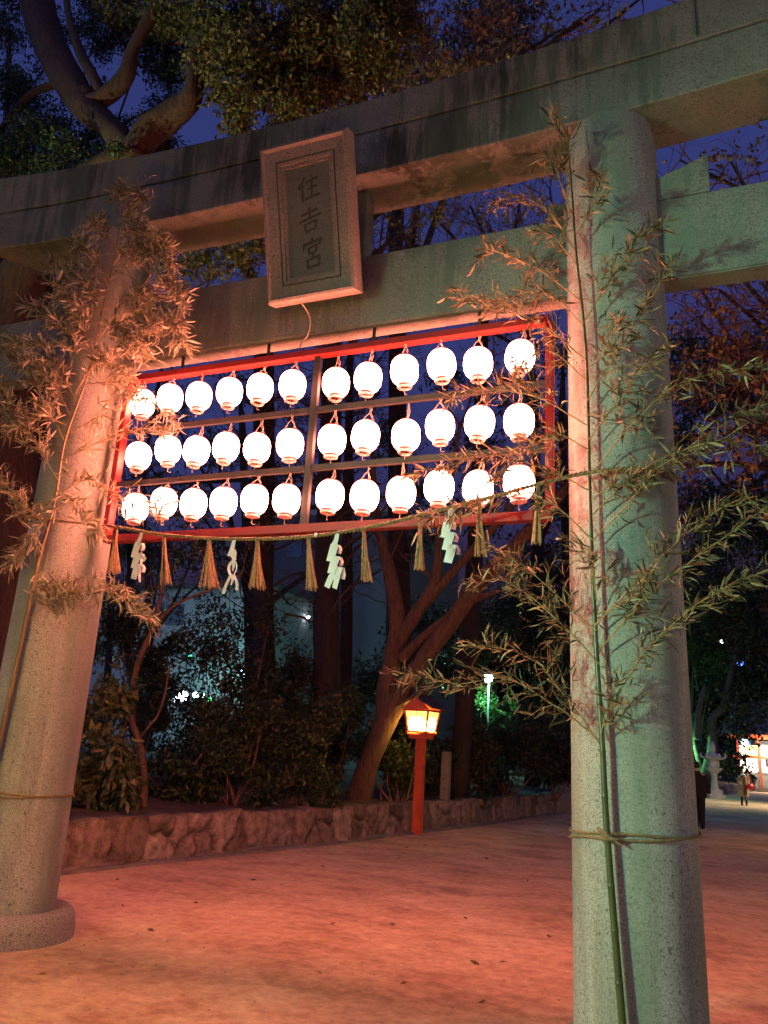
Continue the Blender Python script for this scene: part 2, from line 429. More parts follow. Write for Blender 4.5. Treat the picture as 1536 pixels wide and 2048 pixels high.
def stone_wall():
    rg = np.random.RandomState(5)
    H = .565
    cells = []; x = 0
    smax = _seg[-1]
    while x < smax:
        w = .36+.38*rg.rand()
        if rg.rand() < .4: cells += [(x+w/2, .17+.05*rg.rand()), (x+w/2+.1*rg.normal(), .43+.05*rg.rand())]
        else: cells += [(x+w/2, .3+.08*rg.rand())]
        if rg.rand() < .3: cells += [(x+w, .10)]
        x += w
    cells = np.array(cells); tone = rg.rand(len(cells)); prot = rg.rand(len(cells)); tilt = rg.normal(size=(len(cells), 2))
    sA = np.r_[np.arange(0, wall_s(24), .035), np.arange(wall_s(24), smax, .25)]
    zs = np.linspace(0, H, 17)
    V = []; ST = []; JT = []
    for s in sA:
        x, y, nx, ny = wall_pt(s)
        near = np.abs(cells[:, 0]-s) < 1.3
        cc = cells[near]; idx = np.where(near)[0]
        hh = H+.05*mn.noise(Vector((s*1.1, 0, 3)))+.04*mn.noise(Vector((s*4, 0, 7)))
        for z in zs:
            zz = z*hh/H
            jx = s+.05*mn.noise(Vector((s*5, zz*5, 0))); jz = zz+.05*mn.noise(Vector((s*5, zz*5, 9)))
            d = np.hypot((cc[:, 0]-jx)/1.0, (cc[:, 1]-jz)*.95)
            o = np.argsort(d); e = d[o[1]]-d[o[0]]
            j = max(0, 1-e/.05)**.7; i = idx[o[0]]
            bulge = (.07+.09*prot[i])*min(1, e/.14)**.5-.03*(e < .035)+.05*(tilt[i, 0]*(s-cells[i, 0])+tilt[i, 1]*(zz-cells[i, 1]))
            bulge += .035*mn.noise(Vector((s*7, zz*7, 1)))+.02*mn.noise(Vector((s*17, zz*17, 4)))
            bulge += .05*(1-zz/H)
            V.append((x+nx*bulge, y+ny*bulge, zz)); ST.append(tone[i]); JT.append(j if zz < hh*.97 else .3)
        V.append((x-nx*.30, y-ny*.30, hh-.01)); ST.append(.5); JT.append(.8)
        V.append((x-nx*.30, y-ny*.30, -.1)); ST.append(.5); JT.append(.8)
    k = len(zs)+2; F = []
    for i in range(len(sA)-1):
        for j in range(k-1): F.append([i*k+j, (i+1)*k+j, (i+1)*k+j+1, i*k+j+1])
    o = obj('stone_wall', (V, F), M['wallstone'], attrs={'stone': ST, 'joint': JT}, smooth=True)
    tag(o, 'low retaining wall of rough mortared stones along the left of the gravel path', 'stone wall')
    # concrete gutter strip at its foot
    V = []; F = []
    ss = np.arange(0, smax, .5)
    for s in ss:
        x, y, nx, ny = wall_pt(s)
        for o_, z in ((.02, .03), (.16, .03), (.17, .012), (.34, .012), (.35, .035), (.42, .035), (.425, -.02)):
            V.append((x+nx*o_, y+ny*o_, z))
    k = 7
    for i in range(len(ss)-1):
        for j in range(k-1): F.append([i*k+j, i*k+j+1, (i+1)*k+j+1, (i+1)*k+j])
    tag(obj('gutter_kerb', (V, F), M['concrete']), 'narrow concrete gutter strip at the foot of the stone wall', 'kerb', kind='structure')
    # planting bank behind
    V = []; F = []
    offs = (.29, .8, 2, 5, 12, 40, 120)
    for s in np.arange(0, smax, .7):
        x, y, nx, ny = wall_pt(s)
        for o_ in offs:
            V.append((x-nx*o_, y-ny*o_*.2, .52+min(o_*.05, .5)+.05*mn.noise(Vector((s, o_, 0)))))
    k = len(offs); n = len(V)//k
    for i in range(n-1):
        for j in range(k-1): F.append([i*k+j, i*k+j+1, (i+1)*k+j+1, (i+1)*k+j])
    tag(obj('soil_bank', (V, F), M['soil'], smooth=True), 'raised bank of brown soil behind the stone wall', 'soil', kind='structure')
stone_wall()
def bank(x, y): return .55
#@@TORII
# ================================================================== TORII
S0, RB, TAP, LEAN = 2.4655, .3818, .0064, .0078
gate = thing('torii_gate', 'large weathered granite torii gate spanning the gravel path', 'torii gate', (0, 0, 0))
for sg in (-1, 1):
    prof = []; 
    g = Geo()
    zz = np.linspace(-.05, 6.36, 34)
    V = []; n = 56
    for z in zz:
        r = RB-TAP*z
        if z > 6.15: r *= 1-.08*((z-6.15)/.2)**2
        for j in range(n):
            a = 2*math.pi*j/n; V.append((sg*(S0-LEAN*z)+r*math.cos(a), r*math.sin(a), z))
    F = [[i*n+j, i*n+(j+1) % n, (i+1)*n+(j+1) % n, (i+1)*n+j] for i in range(len(zz)-1) for j in range(n)]
    pl = obj('pillar', (V, F), M['granite_post'], gate, smooth=True)
    g = Geo()
    Rr = .56; pr = [(.30, .20), (RB+.02, .205), (RB+.06, .225), (RB+.11, .222), (RB+.145, .19), (RB+.165, .13), (RB+.175, .06), (RB+.175, -.05)]
    g.lathe(pr, (sg*S0, 0, -.18 if sg > 0 else 0), 56)
    obj('base_ring', g.geo, M['granite_old'], pl, smooth=True)

def sweep(xs, prof, zc):
    "sweep closed (y,z,kind) profile along x"
    V = []; F = []; k = len(prof)
    for x in xs:
        for (y, z, kind) in prof:
            t = abs(x); xx = x
            if abs(x) > 3.6: xx = x+math.copysign(1, x)*(-.78*y)*min(1, (abs(x)-3.6)/.27)
            V.append((xx, y, z+zc(kind, xx)))
    for i in range(len(xs)-1):
        for j in range(k):
            j2 = (j+1) % k; F.append([i*k+j, (i+1)*k+j, (i+1)*k+j2, i*k+j2])
    F.append(list(range(k))); F.append([(len(xs)-1)*k+j for j in range(k)][::-1])
    return V, F
def sori(kind, x):
    lo = .0049*x*x+.0003*x**4; hi = .0172*x*x
    return {'s': lo, 'k': lo, 't': hi}[kind]
xs = np.linspace(-3.87, 3.87, 61)
b = .012
prof = [(-.27+b, 6.313, 's'), (.27-b, 6.313, 's'), (.27, 6.313+b, 's'), (.27, 6.735, 's'), (.24, 6.736, 's'), (.24, 6.758, 's'), (-.24, 6.758, 's'), (-.24, 6.736, 's'), (-.27, 6.735, 's'), (-.27, 6.313+b, 's')]
obj('lower_lintel', sweep(xs, prof, sori), M['granite_beam'], gate)
xs2 = np.linspace(-4.25, 4.25, 61)
prof = [(-.268, 6.7595, 'k'), (.268, 6.7595, 'k'), (.276, 6.768, 'k'), (.292, 7.06, 't'), (.28, 7.075, 't'), (0, 7.20, 't'), (-.28, 7.075, 't'), (-.292, 7.06, 't'), (-.276, 6.768, 'k')]
def sweep2(xs, prof):
    V, F = sweep(xs, prof, sori); return V, F
obj('top_lintel', sweep2(xs2, prof), M['granite_beam'], gate)
# joint lines in the top lintel (real thin grooves are filled with dark mortar)
for xj in (-.62, 1.62, 3.1):
    g = Geo(); g.box((xj-.006, -.2945, 6.79+sori('k', xj)), (xj+.006, -.25, 7.055+sori('t', xj))); obj('mortar_joint', g.geo, M['letter'], gate)
g = Geo().box((-3.95, -.1018, 4.949), (3.95, .1018, 5.622), .012)
obj('tie_beam', g.geo, M['granite_tie'], gate)
# wedges where the tie beam passes through the pillars
def wedge(x0, x1, zl0, zl1, zh0, zh1):
    y = .10; V = [(x0, -y, zl0), (x1, -y, zl1), (x1, y, zl1), (x0, y, zl0), (x0, -y, zh0), (x1, -y, zh1), (x1, y, zh1), (x0, y, zh0)]
    return V, [[3, 2, 1, 0], [4, 5, 6, 7], [0, 1, 5, 4], [1, 2, 6, 5], [2, 3, 7, 6], [3, 0, 4, 7]]
for sg in (-1, 1):
    obj('wedge', wedge(sg*2.70, sg*3.12, 5.625, 5.625, 5.79, 5.94), M['granite_tie'], gate)
    obj('wedge', wedge(sg*2.16, sg*1.95, 5.625, 5.625, 5.73, 5.78), M['granite_tie'], gate)
g = Geo().box((-.36, -.09, 5.624), (.36, .09, 6.3), .01)
obj('centre_strut', g.geo, M['granite_tie'], gate)

# ------------------------------------------------------------------ name plaque, tilted forward
def plaque():
    c = np.array([.033, -.30, 5.165]); root = thing('name_plaque', 'carved stone name plaque fixed tilted forward on the torii lintels', 'plaque', c)
    W, H, D = .82, 1.324, .13
    tilt = R(-17.1)
    bm = bmesh.new()
    def ringbox(x0, x1, z0, z1, y0, y1): pass
    def P(x, y, z):   # local: x across, z up, y out(-)
        return (c[0]+x, c[1]+y*math.cos(tilt)+ z*math.sin(tilt), c[2]+z*math.cos(tilt)-y*math.sin(tilt))
    def frame(rings):
        "nested rectangles (inset, y) from outside to inside -> stepped moulding"
        V = []; F = []
        for ins, y in rings:
            x = W/2-ins; z0 = ins*1.0; z1 = H-ins*1.0
            V += [P(-x, y, z0), P(x, y, z0), P(x, y, z1), P(-x, y, z1)]
        for i in range(len(rings)-1):
            for j in range(4):
                j2 = (j+1) % 4; F.append([i*4+j, i*4+j2, (i+1)*4+j2, (i+1)*4+j])
        return V, F
    V, F = frame([(.05, .11), (.0, .10), (.0, -.02), (.010, -.036), (.030, -.042), (.042, -.03), (.05, -.018), (.135, -.008), (.138, .012), (.145, .012), (.148, -.008), (.172, -.006), (.175, .012), (.200, .012), (.203, .03)])
    F.append([0, 3, 2, 1])
    obj('frame', (V, F), M['granite_plaque'], root)
    x = W/2-.203; z0 = .203; z1 = H-.203
    # panel with the letters cut into it
    pan = Geo().box((-x, 0, z0), (x, .05, z1))
    pm = bpy.data.meshes.new('panel'); pm.from_pydata(pan.v, [], pan.f); pm.materials.append(M['granite_panel']); pm.materials.append(M['letter'])
    panel = bpy.data.objects.new('panel', pm); COL.objects.link(panel)
    BR = {}
    # brush strokes: lists of (x, z, halfwidth) in a unit box, y up
    BR['sumi'] = [[(.36, .98, .02), (.25, .78, .06), (.06, .58, .03)], [(.235, .72, .05), (.235, .35, .055), (.235, .03, .045)],
                  [(.62, .99, .03), (.72, .86, .055)], [(.42, .74, .035), (.66, .77, .045), (.93, .80, .05)], [(.46, .45, .035), (.66, .475, .042), (.88, .50, .045)],
                  [(.67, .76, .05), (.67, .4, .05), (.67, .1, .05)], [(.36, .07, .04), (.66, .095, .05), (.99, .10, .055)]]
    BR['kichi'] = [[(.16, .76, .04), (.5, .80, .05), (.84, .83, .05)], [(.5, .99, .05), (.5, .78, .055), (.5, .54, .05)], [(.04, .50, .045), (.4, .545, .05), (.98, .60, .06)],
                   [(.26, .36, .055), (.28, .2, .055), (.31, .02, .045)], [(.27, .345, .045), (.55, .375, .05), (.78, .39, .06), (.75, .2, .055), (.70, .04, .045)], [(.31, .055, .045), (.5, .07, .045), (.71, .08, .045)]]
    BR['miya'] = [[(.5, 1.0, .04), (.52, .90, .055)], [(.12, .88, .05), (.10, .78, .05), (.05, .66, .03)], [(.14, .83, .045), (.5, .86, .045), (.93, .88, .06), (.84, .72, .025)],
                  [(.30, .70, .045), (.31, .58, .045), (.33, .47, .04)], [(.31, .69, .04), (.5, .71, .04), (.71, .72, .05), (.68, .6, .045), (.66, .50, .04)], [(.34, .5, .035), (.5, .51, .035), (.67, .52, .035)],
                  [(.52, .47, .03), (.46, .36, .04)], [(.22, .30, .05), (.235, .15, .05), (.25, .0, .04)], [(.235, .29, .045), (.5, .315, .045), (.80, .33, .06), (.78, .15, .05), (.75, .01, .045)], [(.26, .03, .04), (.5, .045, .04), (.76, .05, .04)]]
    cut = bmesh.new()
    def stroke(pts, ox, oz, sx, sz, lean):
        p = np.array([(a, b_, 0) for a, b_, _ in pts], float); r = np.array([q[2] for q in pts])
        p, r = spline(p, r, 6)
        p2 = np.c_[ox+(p[:, 0]-.5)*sx, oz+(p[:, 1]-.5)*sz+(p[:, 0]-.5)*sx*lean]; r = r*(sx+sz)/2*1.0
        t = np.gradient(p2, axis=0); t /= np.linalg.norm(t, axis=1)[:, None]+1e-9; n_ = np.c_[-t[:, 1], t[:, 0]]
        L = p2+n_*r[:, None]; Q = p2-n_*r[:, None]
        poly = (np.r_[[p2[0]-t[0]*r[0]*.9], L, [p2[-1]+t[-1]*r[-1]*.9]], np.r_[[p2[0]-t[0]*r[0]*.9-n_[0]*.001], Q, [p2[-1]+t[-1]*r[-1]*.9-n_[-1]*.001]])
        return poly
    boxes = [('sumi', .0, .93, .205, .205), ('kichi', .0, .665, .205, .205), ('miya', .01, .385, .195, .245)]
    polys = [stroke(s_, ox, oz, sx, sz, .12) for k, ox, oz, sx, sz in boxes for s0 in BR[k] for s_ in ([s0] if len(s0) < 4 else [s0[:3], s0[2:]])]
    # cut every stroke 9 mm deep
    for poly in polys:
        Lp, Qp = poly; k = len(Lp); bm2 = bmesh.new()
        vv = [[[bm2.verts.new((q[0], yy, q[1])) for q in pp_] for pp_ in (Lp, Qp)] for yy in (-.02, .010)]
        for i in range(k-1):
            for h in (0, 1): bm2.faces.new([vv[h][0][i], vv[h][0][i+1], vv[h][1][i+1], vv[h][1][i]])
            for e_ in (0, 1): bm2.faces.new([vv[0][e_][i], vv[0][e_][i+1], vv[1][e_][i+1], vv[1][e_][i]])
        for i in (0, k-1): bm2.faces.new([vv[0][0][i], vv[0][1][i], vv[1][1][i], vv[1][0][i]])
        bmesh.ops.triangulate(bm2, faces=bm2.faces[:]); bmesh.ops.recalc_face_normals(bm2, faces=bm2.faces[:])
        cm = bpy.data.meshes.new('cut'); bm2.to_mesh(cm); bm2.free(); cm.materials.append(M['granite_panel']); cm.materials.append(M['letter'])
        for q in cm.polygons: q.material_index = 1
        co_ = bpy.data.objects.new('cut', cm); COL.objects.link(co_)
        md = panel.modifiers.new('cut', 'BOOLEAN'); md.operation = 'DIFFERENCE'; md.solver = 'EXACT'; md.object = co_
        dg = bpy.context.evaluated_depsgraph_get(); dg.update()
        nm = bpy.data.meshes.new_from_object(panel.evaluated_get(dg))
        panel.modifiers.clear()
        if len(nm.vertices): panel.data = nm
        bpy.data.objects.remove(co_)
    V = np.array([P(q.co.x, .03+q.co.y, q.co.z) for q in panel.data.vertices])-c
    panel.data.vertices.foreach_set('co', V.ravel()); panel.data.update()
    panel.parent = root; BASE[panel] = c
plaque()
# bracket stone behind the plaque is the centre strut; power wire drops from it to the lantern rack
g = Geo().tube([(-.10, -.25, 5.17), (-.08, -.16, 5.12), (-.07, -.125, 5.04), (-.09, -.118, 4.93), (-.16, -.08, 4.90), (-.20, -.04, 4.875)], .005, 6, 5)
tag(obj('power_wire', g.geo, M['cord'], base=(-.2, -.04, 4.875)), 'thin pale wire dangling from the plaque to the top of the lantern rack', 'wire')

# ================================================================== LANTERN RACK
rack = thing('lantern_rack', 'red and grey metal rack of three tiers hung under the tie beam', 'lantern rack', (0, 0, 3.24))
FX = 1.955
def bar(name, a, b_, m): return obj(name, Geo().box((a[0], a[1]-.085, a[2]), (b_[0], b_[1]-.085, b_[2]), .003).geo, m, rack)
bar('top_rail', (-FX, -.022, 4.748), (FX, .063, 4.806), M['red'])
bar('bottom_rail', (-FX, -.027, 3.205), (FX, .053, 3.272), M['red'])
for sg in (-1, 1): bar('side_post', (sg*FX-.028, -.025, 3.274), (sg*FX+.028, .055, 4.746), M['red'])
bar('centre_post', (-.028, .004, 3.274), (.028, .05, 4.746), M['steel'])
for z in (4.262, 3.752):
    for sg in (-1, 1):
        a = sg*.029; b_ = sg*(FX-.029); bar('cross_rail', (min(a, b_), .008, z-.024), (max(a, b_), .048, z+.024), M['steel'])
for x in (-1.4, -.5, .5, 1.4):
    obj('hanger', Geo().box((x-.012, -.06, 4.8125), (x+.012, -.045, 4.948)).geo, M['steel'], rack)

# lanterns
def lantern_proto():
    root = thing('paper_lantern', '', 'paper lantern', (0, 0, 0))
    prof = []
    H = .116
    ribs = 40
    for i in range(ribs+1):
        t = -1+2*i/ribs; z = t*H
        r = .1115*(1-abs(t)**2.6*.66)**.5*(1+.012*(i % 2))
        if t < 0: r *= 1-.06*t*t
        prof.append((r, z))
    obj('paper_shade', Geo().lathe(prof, (0, 0, 0), 28).geo, M['lantern'], root, smooth=True)
    rb = prof[0][0]; rt = prof[-1][0]
    obj('bottom_ring', Geo().lathe([(.02, -H+.002), (.055, -H+.004), (.058, -H-.004), (.058, -H-.012), (.05, -H-.014), (.02, -H-.012)], n=24).geo, M['ring'], root, smooth=False)
    obj('bottom_collar', Geo().lathe([(.038, -H-.013), (.056, -H-.0145), (.060, -H-.020), (.056, -H-.032), (.046, -H-.034), (.034, -H-.020)], n=24).geo, M['white_plastic'], root, smooth=True)
    obj('top_ring', Geo().lathe([(.03, H-.004), (.06, H-.002), (.062, H+.005), (.058, H+.013), (.05, H+.014), (.03, H+.004)], n=24).geo, M['ring'], root)
    g = Geo()
    g.tube([(-.052, 0, H+.01), (-.02, .003, H+.055), (0, .004, H+.075)], .0035, 5, 4)
    g.tube([(.052, 0, H+.01), (.024, -.003, H+.05), (0, -.004, H+.075)], .0035, 5, 4)
    g.tube([(0, 0, H+.07), (.006, 0, H+.09), (0, 0, H+.112)], .0042, 5, 3)
    g.tube([(.02, 0, H+.01), (.03, .01, H+.05), (.012, .01, H+.08), (.02, .0, H+.108)], .005, 5, 4)
    obj('hanging_cord', g.geo, M['cord'], root)
    g = Geo()
    g.tube([(0, 0, -H-.02), (.003, 0, -H-.055), (0, 0, -H-.082)], .003, 5, 3)
    g.tube([(0, 0, -H-.08), (.012, 0, -H-.09), (.03, 0, -H-.086)], .0025, 5, 2)
    obj('tail_cord', g.geo, M['cord'], root)
    return root
def copy_tree(o, parent=None):
    c = o.copy(); COL.objects.link(c); c.parent = parent
    for ch in list(o.children): copy_tree(ch, c)
    return c
ROWS = [[(285, 807), (340, 797), (398, 793), (459, 785), (520, 777), (585, 771), (672, 767), (736, 757), (809, 742), (883, 730), (956, 728), (1040, 714)],
        [(277, 913), (336, 900), (393, 902), (452, 895), (514, 897), (580, 889), (664, 881), (731, 873), (812, 872), (880, 853), (959, 846), (1038, 843)],
        [(271, 1016), (328, 1005), (387, 1008), (447, 1005), (509, 1000), (573, 1000), (660, 992), (729, 993), (802, 987), (878, 975), (956, 976), (1038, 966)]]
ORD = ['leftmost', 'second from the left', 'third from the left', 'fourth from the left', 'fifth from the left', 'just left of the centre post',
       'just right of the centre post', 'fifth from the right', 'fourth from the right', 'third from the right', 'second from the right', 'rightmost']
RN = ['top', 'middle', 'bottom']
RAILZ = [4.75, 4.24, 3.73]
proto = lantern_proto(); rg = np.random.RandomState(3)
first = True
for ri, row in enumerate(ROWS):
    for ci, (u, v) in enumerate(row):
        p = at(u, v, -.052)
        o = proto if first else copy_tree(proto); first = False
        o.location = Vector(p)
        o.rotation_euler = (R(3*rg.normal()), R(3*rg.normal()), R(rg.uniform(-70, 70)))
        o.scale = (1, 1, 1)
        gap = (RAILZ[ri]-p[2]-.116)/.112
        for ch in o.children:
            if ch.name.startswith('hanging_cord'):
                ch.scale = (1, 1, gap); ch.location.z = .116*(1-gap)
        extra = {0: ' in the top row', 1: ' in the middle row', 2: ' in the bottom row'}[ri]
        o['label'] = 'glowing white paper lantern, '+ORD[ci]+extra; o['category'] = 'paper lantern'
        o['group'] = 'paper lanterns hanging in three rows in the rack'

# ================================================================== ROPE, TASSELS, STREAMERS
ROPE = np.array([(-2.86, -.12, 3.42), (-2.80, -.27, 3.415), (-2.61, -.405, 3.395), (-2.35, -.425, 3.35), (-1.556, -.42, 3.24), (-1.051, -.42, 3.148), (-.572, -.42, 3.098), (-.08, -.42, 3.074), (.339, -.42, 3.082),
                 (.812, -.42, 3.135), (1.186, -.42, 3.207), (1.545, -.42, 3.275), (2.024, -.42, 3.377), (2.32, -.425, 3.42), (2.55, -.405, 3.425), (2.74, -.29, 3.425), (2.83, -.10, 3.425)])
RP, _ = spline(ROPE, np.zeros(len(ROPE)), 30)
g = Geo()
T = np.gradient(RP, axis=0); T = norm(T); nA = norm(np.cross(T, np.array([0, 0, 1.0]))); nB = np.cross(nA, T)
sl = np.r_[0, np.cumsum(np.linalg.norm(np.diff(RP, axis=0), axis=1))]
for k in range(2):
    a = sl/.06*2*np.pi+k*np.pi
    g.tube(RP+(np.cos(a)*.0075)[:, None]*nA+(np.sin(a)*.0075)[:, None]*nB, .0095, 6, 0)
tag(obj('sacred_rope', g.geo, M['straw_rope'], base=(-2.6, -.4, 3.39)), 'twisted straw rope strung between the torii pillars under the lantern rack', 'rope')
def rope_z(x): return float(np.interp(x, ROPE[2:14, 0], ROPE[2:14, 2]))

TASS = [(-1.553, -1.508, .40), (-1.06, -.985, .41), (-.627, -.59, .405), (-.19, -.145, .39), (.245, .302, .41), (.686, .745, .40), (1.115, 1.127, .40), (1.538, 1.556, .40), (1.947, 1.939, .42)]
TLAB = ['straw tassel hanging beside the left pillar at the left end of the rope', 'narrow straw tassel between the leftmost and second paper streamers, nearer the leftmost',
        'widest straw tassel, left of the twisted paper streamer', 'straw tassel splayed wide, right of the twisted paper streamer', 'thin straw tassel left of the two-legged paper streamer',
        'straw tassel just right of the two-legged paper streamer', 'straw tassel just left of the rightmost paper streamer', 'straw tassel just right of the rightmost paper streamer, ending in bamboo leaves', 'straw tassel closest to the right pillar, partly hidden by bamboo']
TW = [.06, .055, .105, .09, .05, .045, .05, .05, .045]
rg = np.random.RandomState(11)
for (x0, x1, L), lb, w in zip(TASS, TLAB, TW):
    z = rope_z(x0)-.005; g = Geo()
    for k in range(26):
        dx = rg.uniform(-1, 1)*w*.78+(x1-x0); dy = rg.uniform(-.6, .6)*w
        ll = L*(.96+.06*rg.rand())
        q0 = np.array([x0+rg.uniform(-.009, .009), -.42+rg.uniform(-.008, .008), z+.012])
        q1 = q0+np.array([dx*.42, dy*.42, -ll*.5]); q2 = q0+np.array([dx, dy, -ll])
        g.tube([q0, q1, q2], [.003, .003, .0033], 5, 0)
    o = thing('straw_tassel', lb, 'straw tassel', (x0, -.42, z), 'straw tassels hanging from the sacred rope')
    obj('straw', g.geo, M['straw'], o)
    g = Geo()
    for k in range(3):
        a = np.linspace(0, 2*np.pi, 13); g.tube(np.c_[x0+.012*np.cos(a), -.42+.012*np.sin(a), z-.012-.006*k+0*a], .0035, 5, 0)
    obj('binding', g.geo, M['straw_rope'], o)

def strip(pts, w, nrm_y=None):
    "paper ribbon: pts = (x,y,z), width direction per point (x,z) tuples"
    V = []; F = []
    for (x, y, z), (wx, wy, wz) in zip(pts, w):
        V += [(x-wx/2, y-wy/2, z-wz/2), (x+wx/2, y+wy/2, z+wz/2)]
    for i in range(len(pts)-1): F.append([2*i, 2*i+1, 2*i+3, 2*i+2])
    th = .0012
    V2 = [(a, b_+th, c_) for a, b_, c_ in V]; k = len(V)
    F2 = [[q+k for q in f[::-1]] for f in F]
    return V+V2, F+F2
SH = [(-1.278, 'paper streamer at the left with narrow loose strips, just right of the leftmost tassel'), (-.39, 'thin twisted paper streamer curling into two loops'),
      (.485, 'zigzag paper streamer ending in two legs, near the middle of the rope'), (1.342, 'straight zigzag paper streamer of three folds, rightmost on the rope')]
def zigzag(x, z, n, w=.062, h=.115, lean=-.25):
    g = Geo(); yy = -.425
    sx = x; sz = z
    g.add(*strip([(x, yy, z+.01), (x-.008, yy-.004, z-.06), (x-.028, yy-.006, z-.12)], [(.03, 0, .004), (.036, 0, -.004), (.05, 0, -.012)]))
    cx = x-.03; cz = z-.105
    for i in range(n):
        # a slanted panel, then a folded-over shoulder on the right
        a = (cx+.018, yy-.008-.004*i, cz+.012); b_ = (cx-.012, yy-.010-.004*i, cz-h)
        g.add(*strip([a, ((a[0]+b_[0])/2+.002, a[1]-.006, (a[2]+b_[2])/2), b_], [(w, .012, -.008), (w, 0, -.012), (w, -.01, -.014)]))
        g.add(*strip([(cx+.044, yy+.006-.004*i, cz+.008), (cx+.058, yy+.012, cz-.02), (cx+.048, yy+.012, cz-.055)], [(.02, .02, -.004), (.016, .02, -.004), (.024, .016, -.004)]))
        cx += .018; cz -= h*.78
    return g, cx, cz
for i, (x, lb) in enumerate(SH):
    z = rope_z(x); root = None
    if i == 1:
        g = Geo(); y = -.425
        g.add(*strip([(x, y, z+.01), (x-.01, y, z-.07), (x-.026, y, z-.14)], [(.03, 0, 0), (.036, 0, -.006), (.05, 0, -.012)]))
        g.add(*strip([(x-.0, y-.01, z-.085), (x+.016, y-.02, z-.11), (x+.010, y-.01, z-.145), (x+.02, y, z-.17)], [(.05, 0, -.01), (.045, .02, -.01), (.04, .02, -.01), (.02, .02, 0)]))
        a = np.linspace(-1.2, 1.2, 9)
        g.add(*strip([(x+.02-.035*math.cos(q), y-.012, z-.235-.055*q/1.2) for q in a], [(.018, .012, 0)]*9))
        g.add(*strip([(x+.02+.035*math.cos(q), y-.012, z-.235-.055*q/1.2) for q in a], [(.018, -.012, 0)]*9))
        g.add(*strip([(x+.012, y-.01, z-.285), (x-.012, y-.01, z-.335), (x-.034, y-.006, z-.385), (x-.046, y, z-.43)], [(.02, .01, 0)]*4))
        g.add(*strip([(x+.03, y-.01, z-.285), (x+.06, y-.01, z-.33), (x+.072, y-.006, z-.37), (x+.068, y, z-.405)], [(.02, .01, 0)]*4))
        g.add(*strip([(x+.02, y-.02, z-.17), (x+.03, y-.02, z-.22), (x+.026, y-.02, z-.26)], [(.024, .01, 0), (.018, .01, 0), (.006, .01, 0)]))
        g.add(*strip([(x+.03, y-.02, z-.285), (x+.036, y-.02, z-.33), (x+.026, y-.02, z-.37)], [(.016, .01, 0), (.018, .01, 0), (.006, .01, 0)]))
    else:
        g, cx, cz = zigzag(x, z, 3 if i != 2 else 2)
        y = -.43
        if i == 0:
            g.add(*strip([(x+.02, y, z-.17), (x+.05, y-.02, z-.215), (x+.085, y-.01, z-.245)], [(.012, 0, .02), (.02, 0, .025), (.018, 0, .03)]))
            g.add(*strip([(x+.03, y, z-.19), (x+.04, y, z-.27), (x+.036, y, z-.34), (x+.05, y, z-.42)], [(.014, .012, 0)]*4))
        if i == 2:
            g.add(*strip([(cx+.012, y, cz+.03), (cx-.03, y-.008, cz-.06), (cx-.058, y-.004, cz-.125)], [(.05, 0, -.02), (.045, 0, -.02), (.042, 0, -.02)]))
            g.add(*strip([(cx+.03, y-.004, cz+.02), (cx+.022, y-.012, cz-.06), (cx+.006, y-.008, cz-.135)], [(.05, 0, -.01), (.042, 0, -.014), (.038, 0, -.016)]))
            g.add(*strip([(cx+.052, y+.006, cz+.02), (cx+.062, y+.012, cz-.03), (cx+.056, y+.012, cz-.065)], [(.026, .016, -.004)]*3))
    tag(obj('paper_streamer', g.geo, M['paper'], base=(x, -.42, z)), lb, 'paper streamer', 'folded paper streamers hanging from the sacred rope')
# small clip on the rope
g = Geo().box((.30, -.436, 3.07), (.318, -.424, 3.10), .002)
tag(obj('peg', g.geo, M['white_plastic'], base=(.31, -.43, 3.085)), 'tiny pale peg clipped on the straw rope left of the two-legged streamer', 'peg')

def litter():
    rg = np.random.RandomState(71); V = []; F = []
    base = np.array([(1, 0, 0), (.3, .95, 0), (-.8, .6, 0), (-.8, -.6, 0), (.3, -.95, 0), (0, 0, .7)], float)
    tri = [[0, 1, 5], [1, 2, 5], [2, 3, 5], [3, 4, 5], [4, 0, 5]]
    n = 3600
    xy = np.c_[rg.uniform(-4, 7, n), -3.4+rg.gamma(1.6, 3.0, n)]
    for q in xy:
        a = rg.rand()*6.28; r = .003+.010*rg.rand()**3; c, s_ = math.cos(a), math.sin(a)
        w = base*r*(.7+.6*rg.rand(6, 1)); w = np.c_[w[:, 0]*c-w[:, 1]*s_+q[0], w[:, 0]*s_+w[:, 1]*c+q[1], w[:, 2]-.001]
        o = len(V); V += w.tolist(); F += [[i+o for i in t] for t in tri]
    tag(obj('pebbles', (V, F), plain('pebble', (0.30, 0.22, 0.16), .9, 0, .5, 40)), 'loose pebbles scattered over the sandy ground', 'pebbles', kind='stuff')
    n = 130
    p = np.c_[rg.uniform(-4.2, 7, n), -3+rg.gamma(1.8, 4.0, n), np.full(n, .012)]
    edge = rg.rand(n) < .4
    for i in np.where(edge)[0]:
        x, y, nx, ny = wall_pt(rg.uniform(wall_s(1), wall_s(18))); o_ = .05+abs(rg.normal())*.35; p[i] = (x+nx*o_, y+ny*o_, .035)
    d = rg.normal(size=(n, 3)); d[:, 2] = rg.uniform(-.05, .2, n)
    v, f = leaves(p, d, .05+.05*rg.rand(n), .03, .3*rg.rand(n), rg, 2)
    v[:, 2] = np.maximum(v[:, 2], .004)
    tag(obj('fallen_leaves', (v, f), M['leaf_autumn']), 'dry fallen leaves scattered on the ground and along the gutter', 'fallen leaves', kind='stuff')
litter()
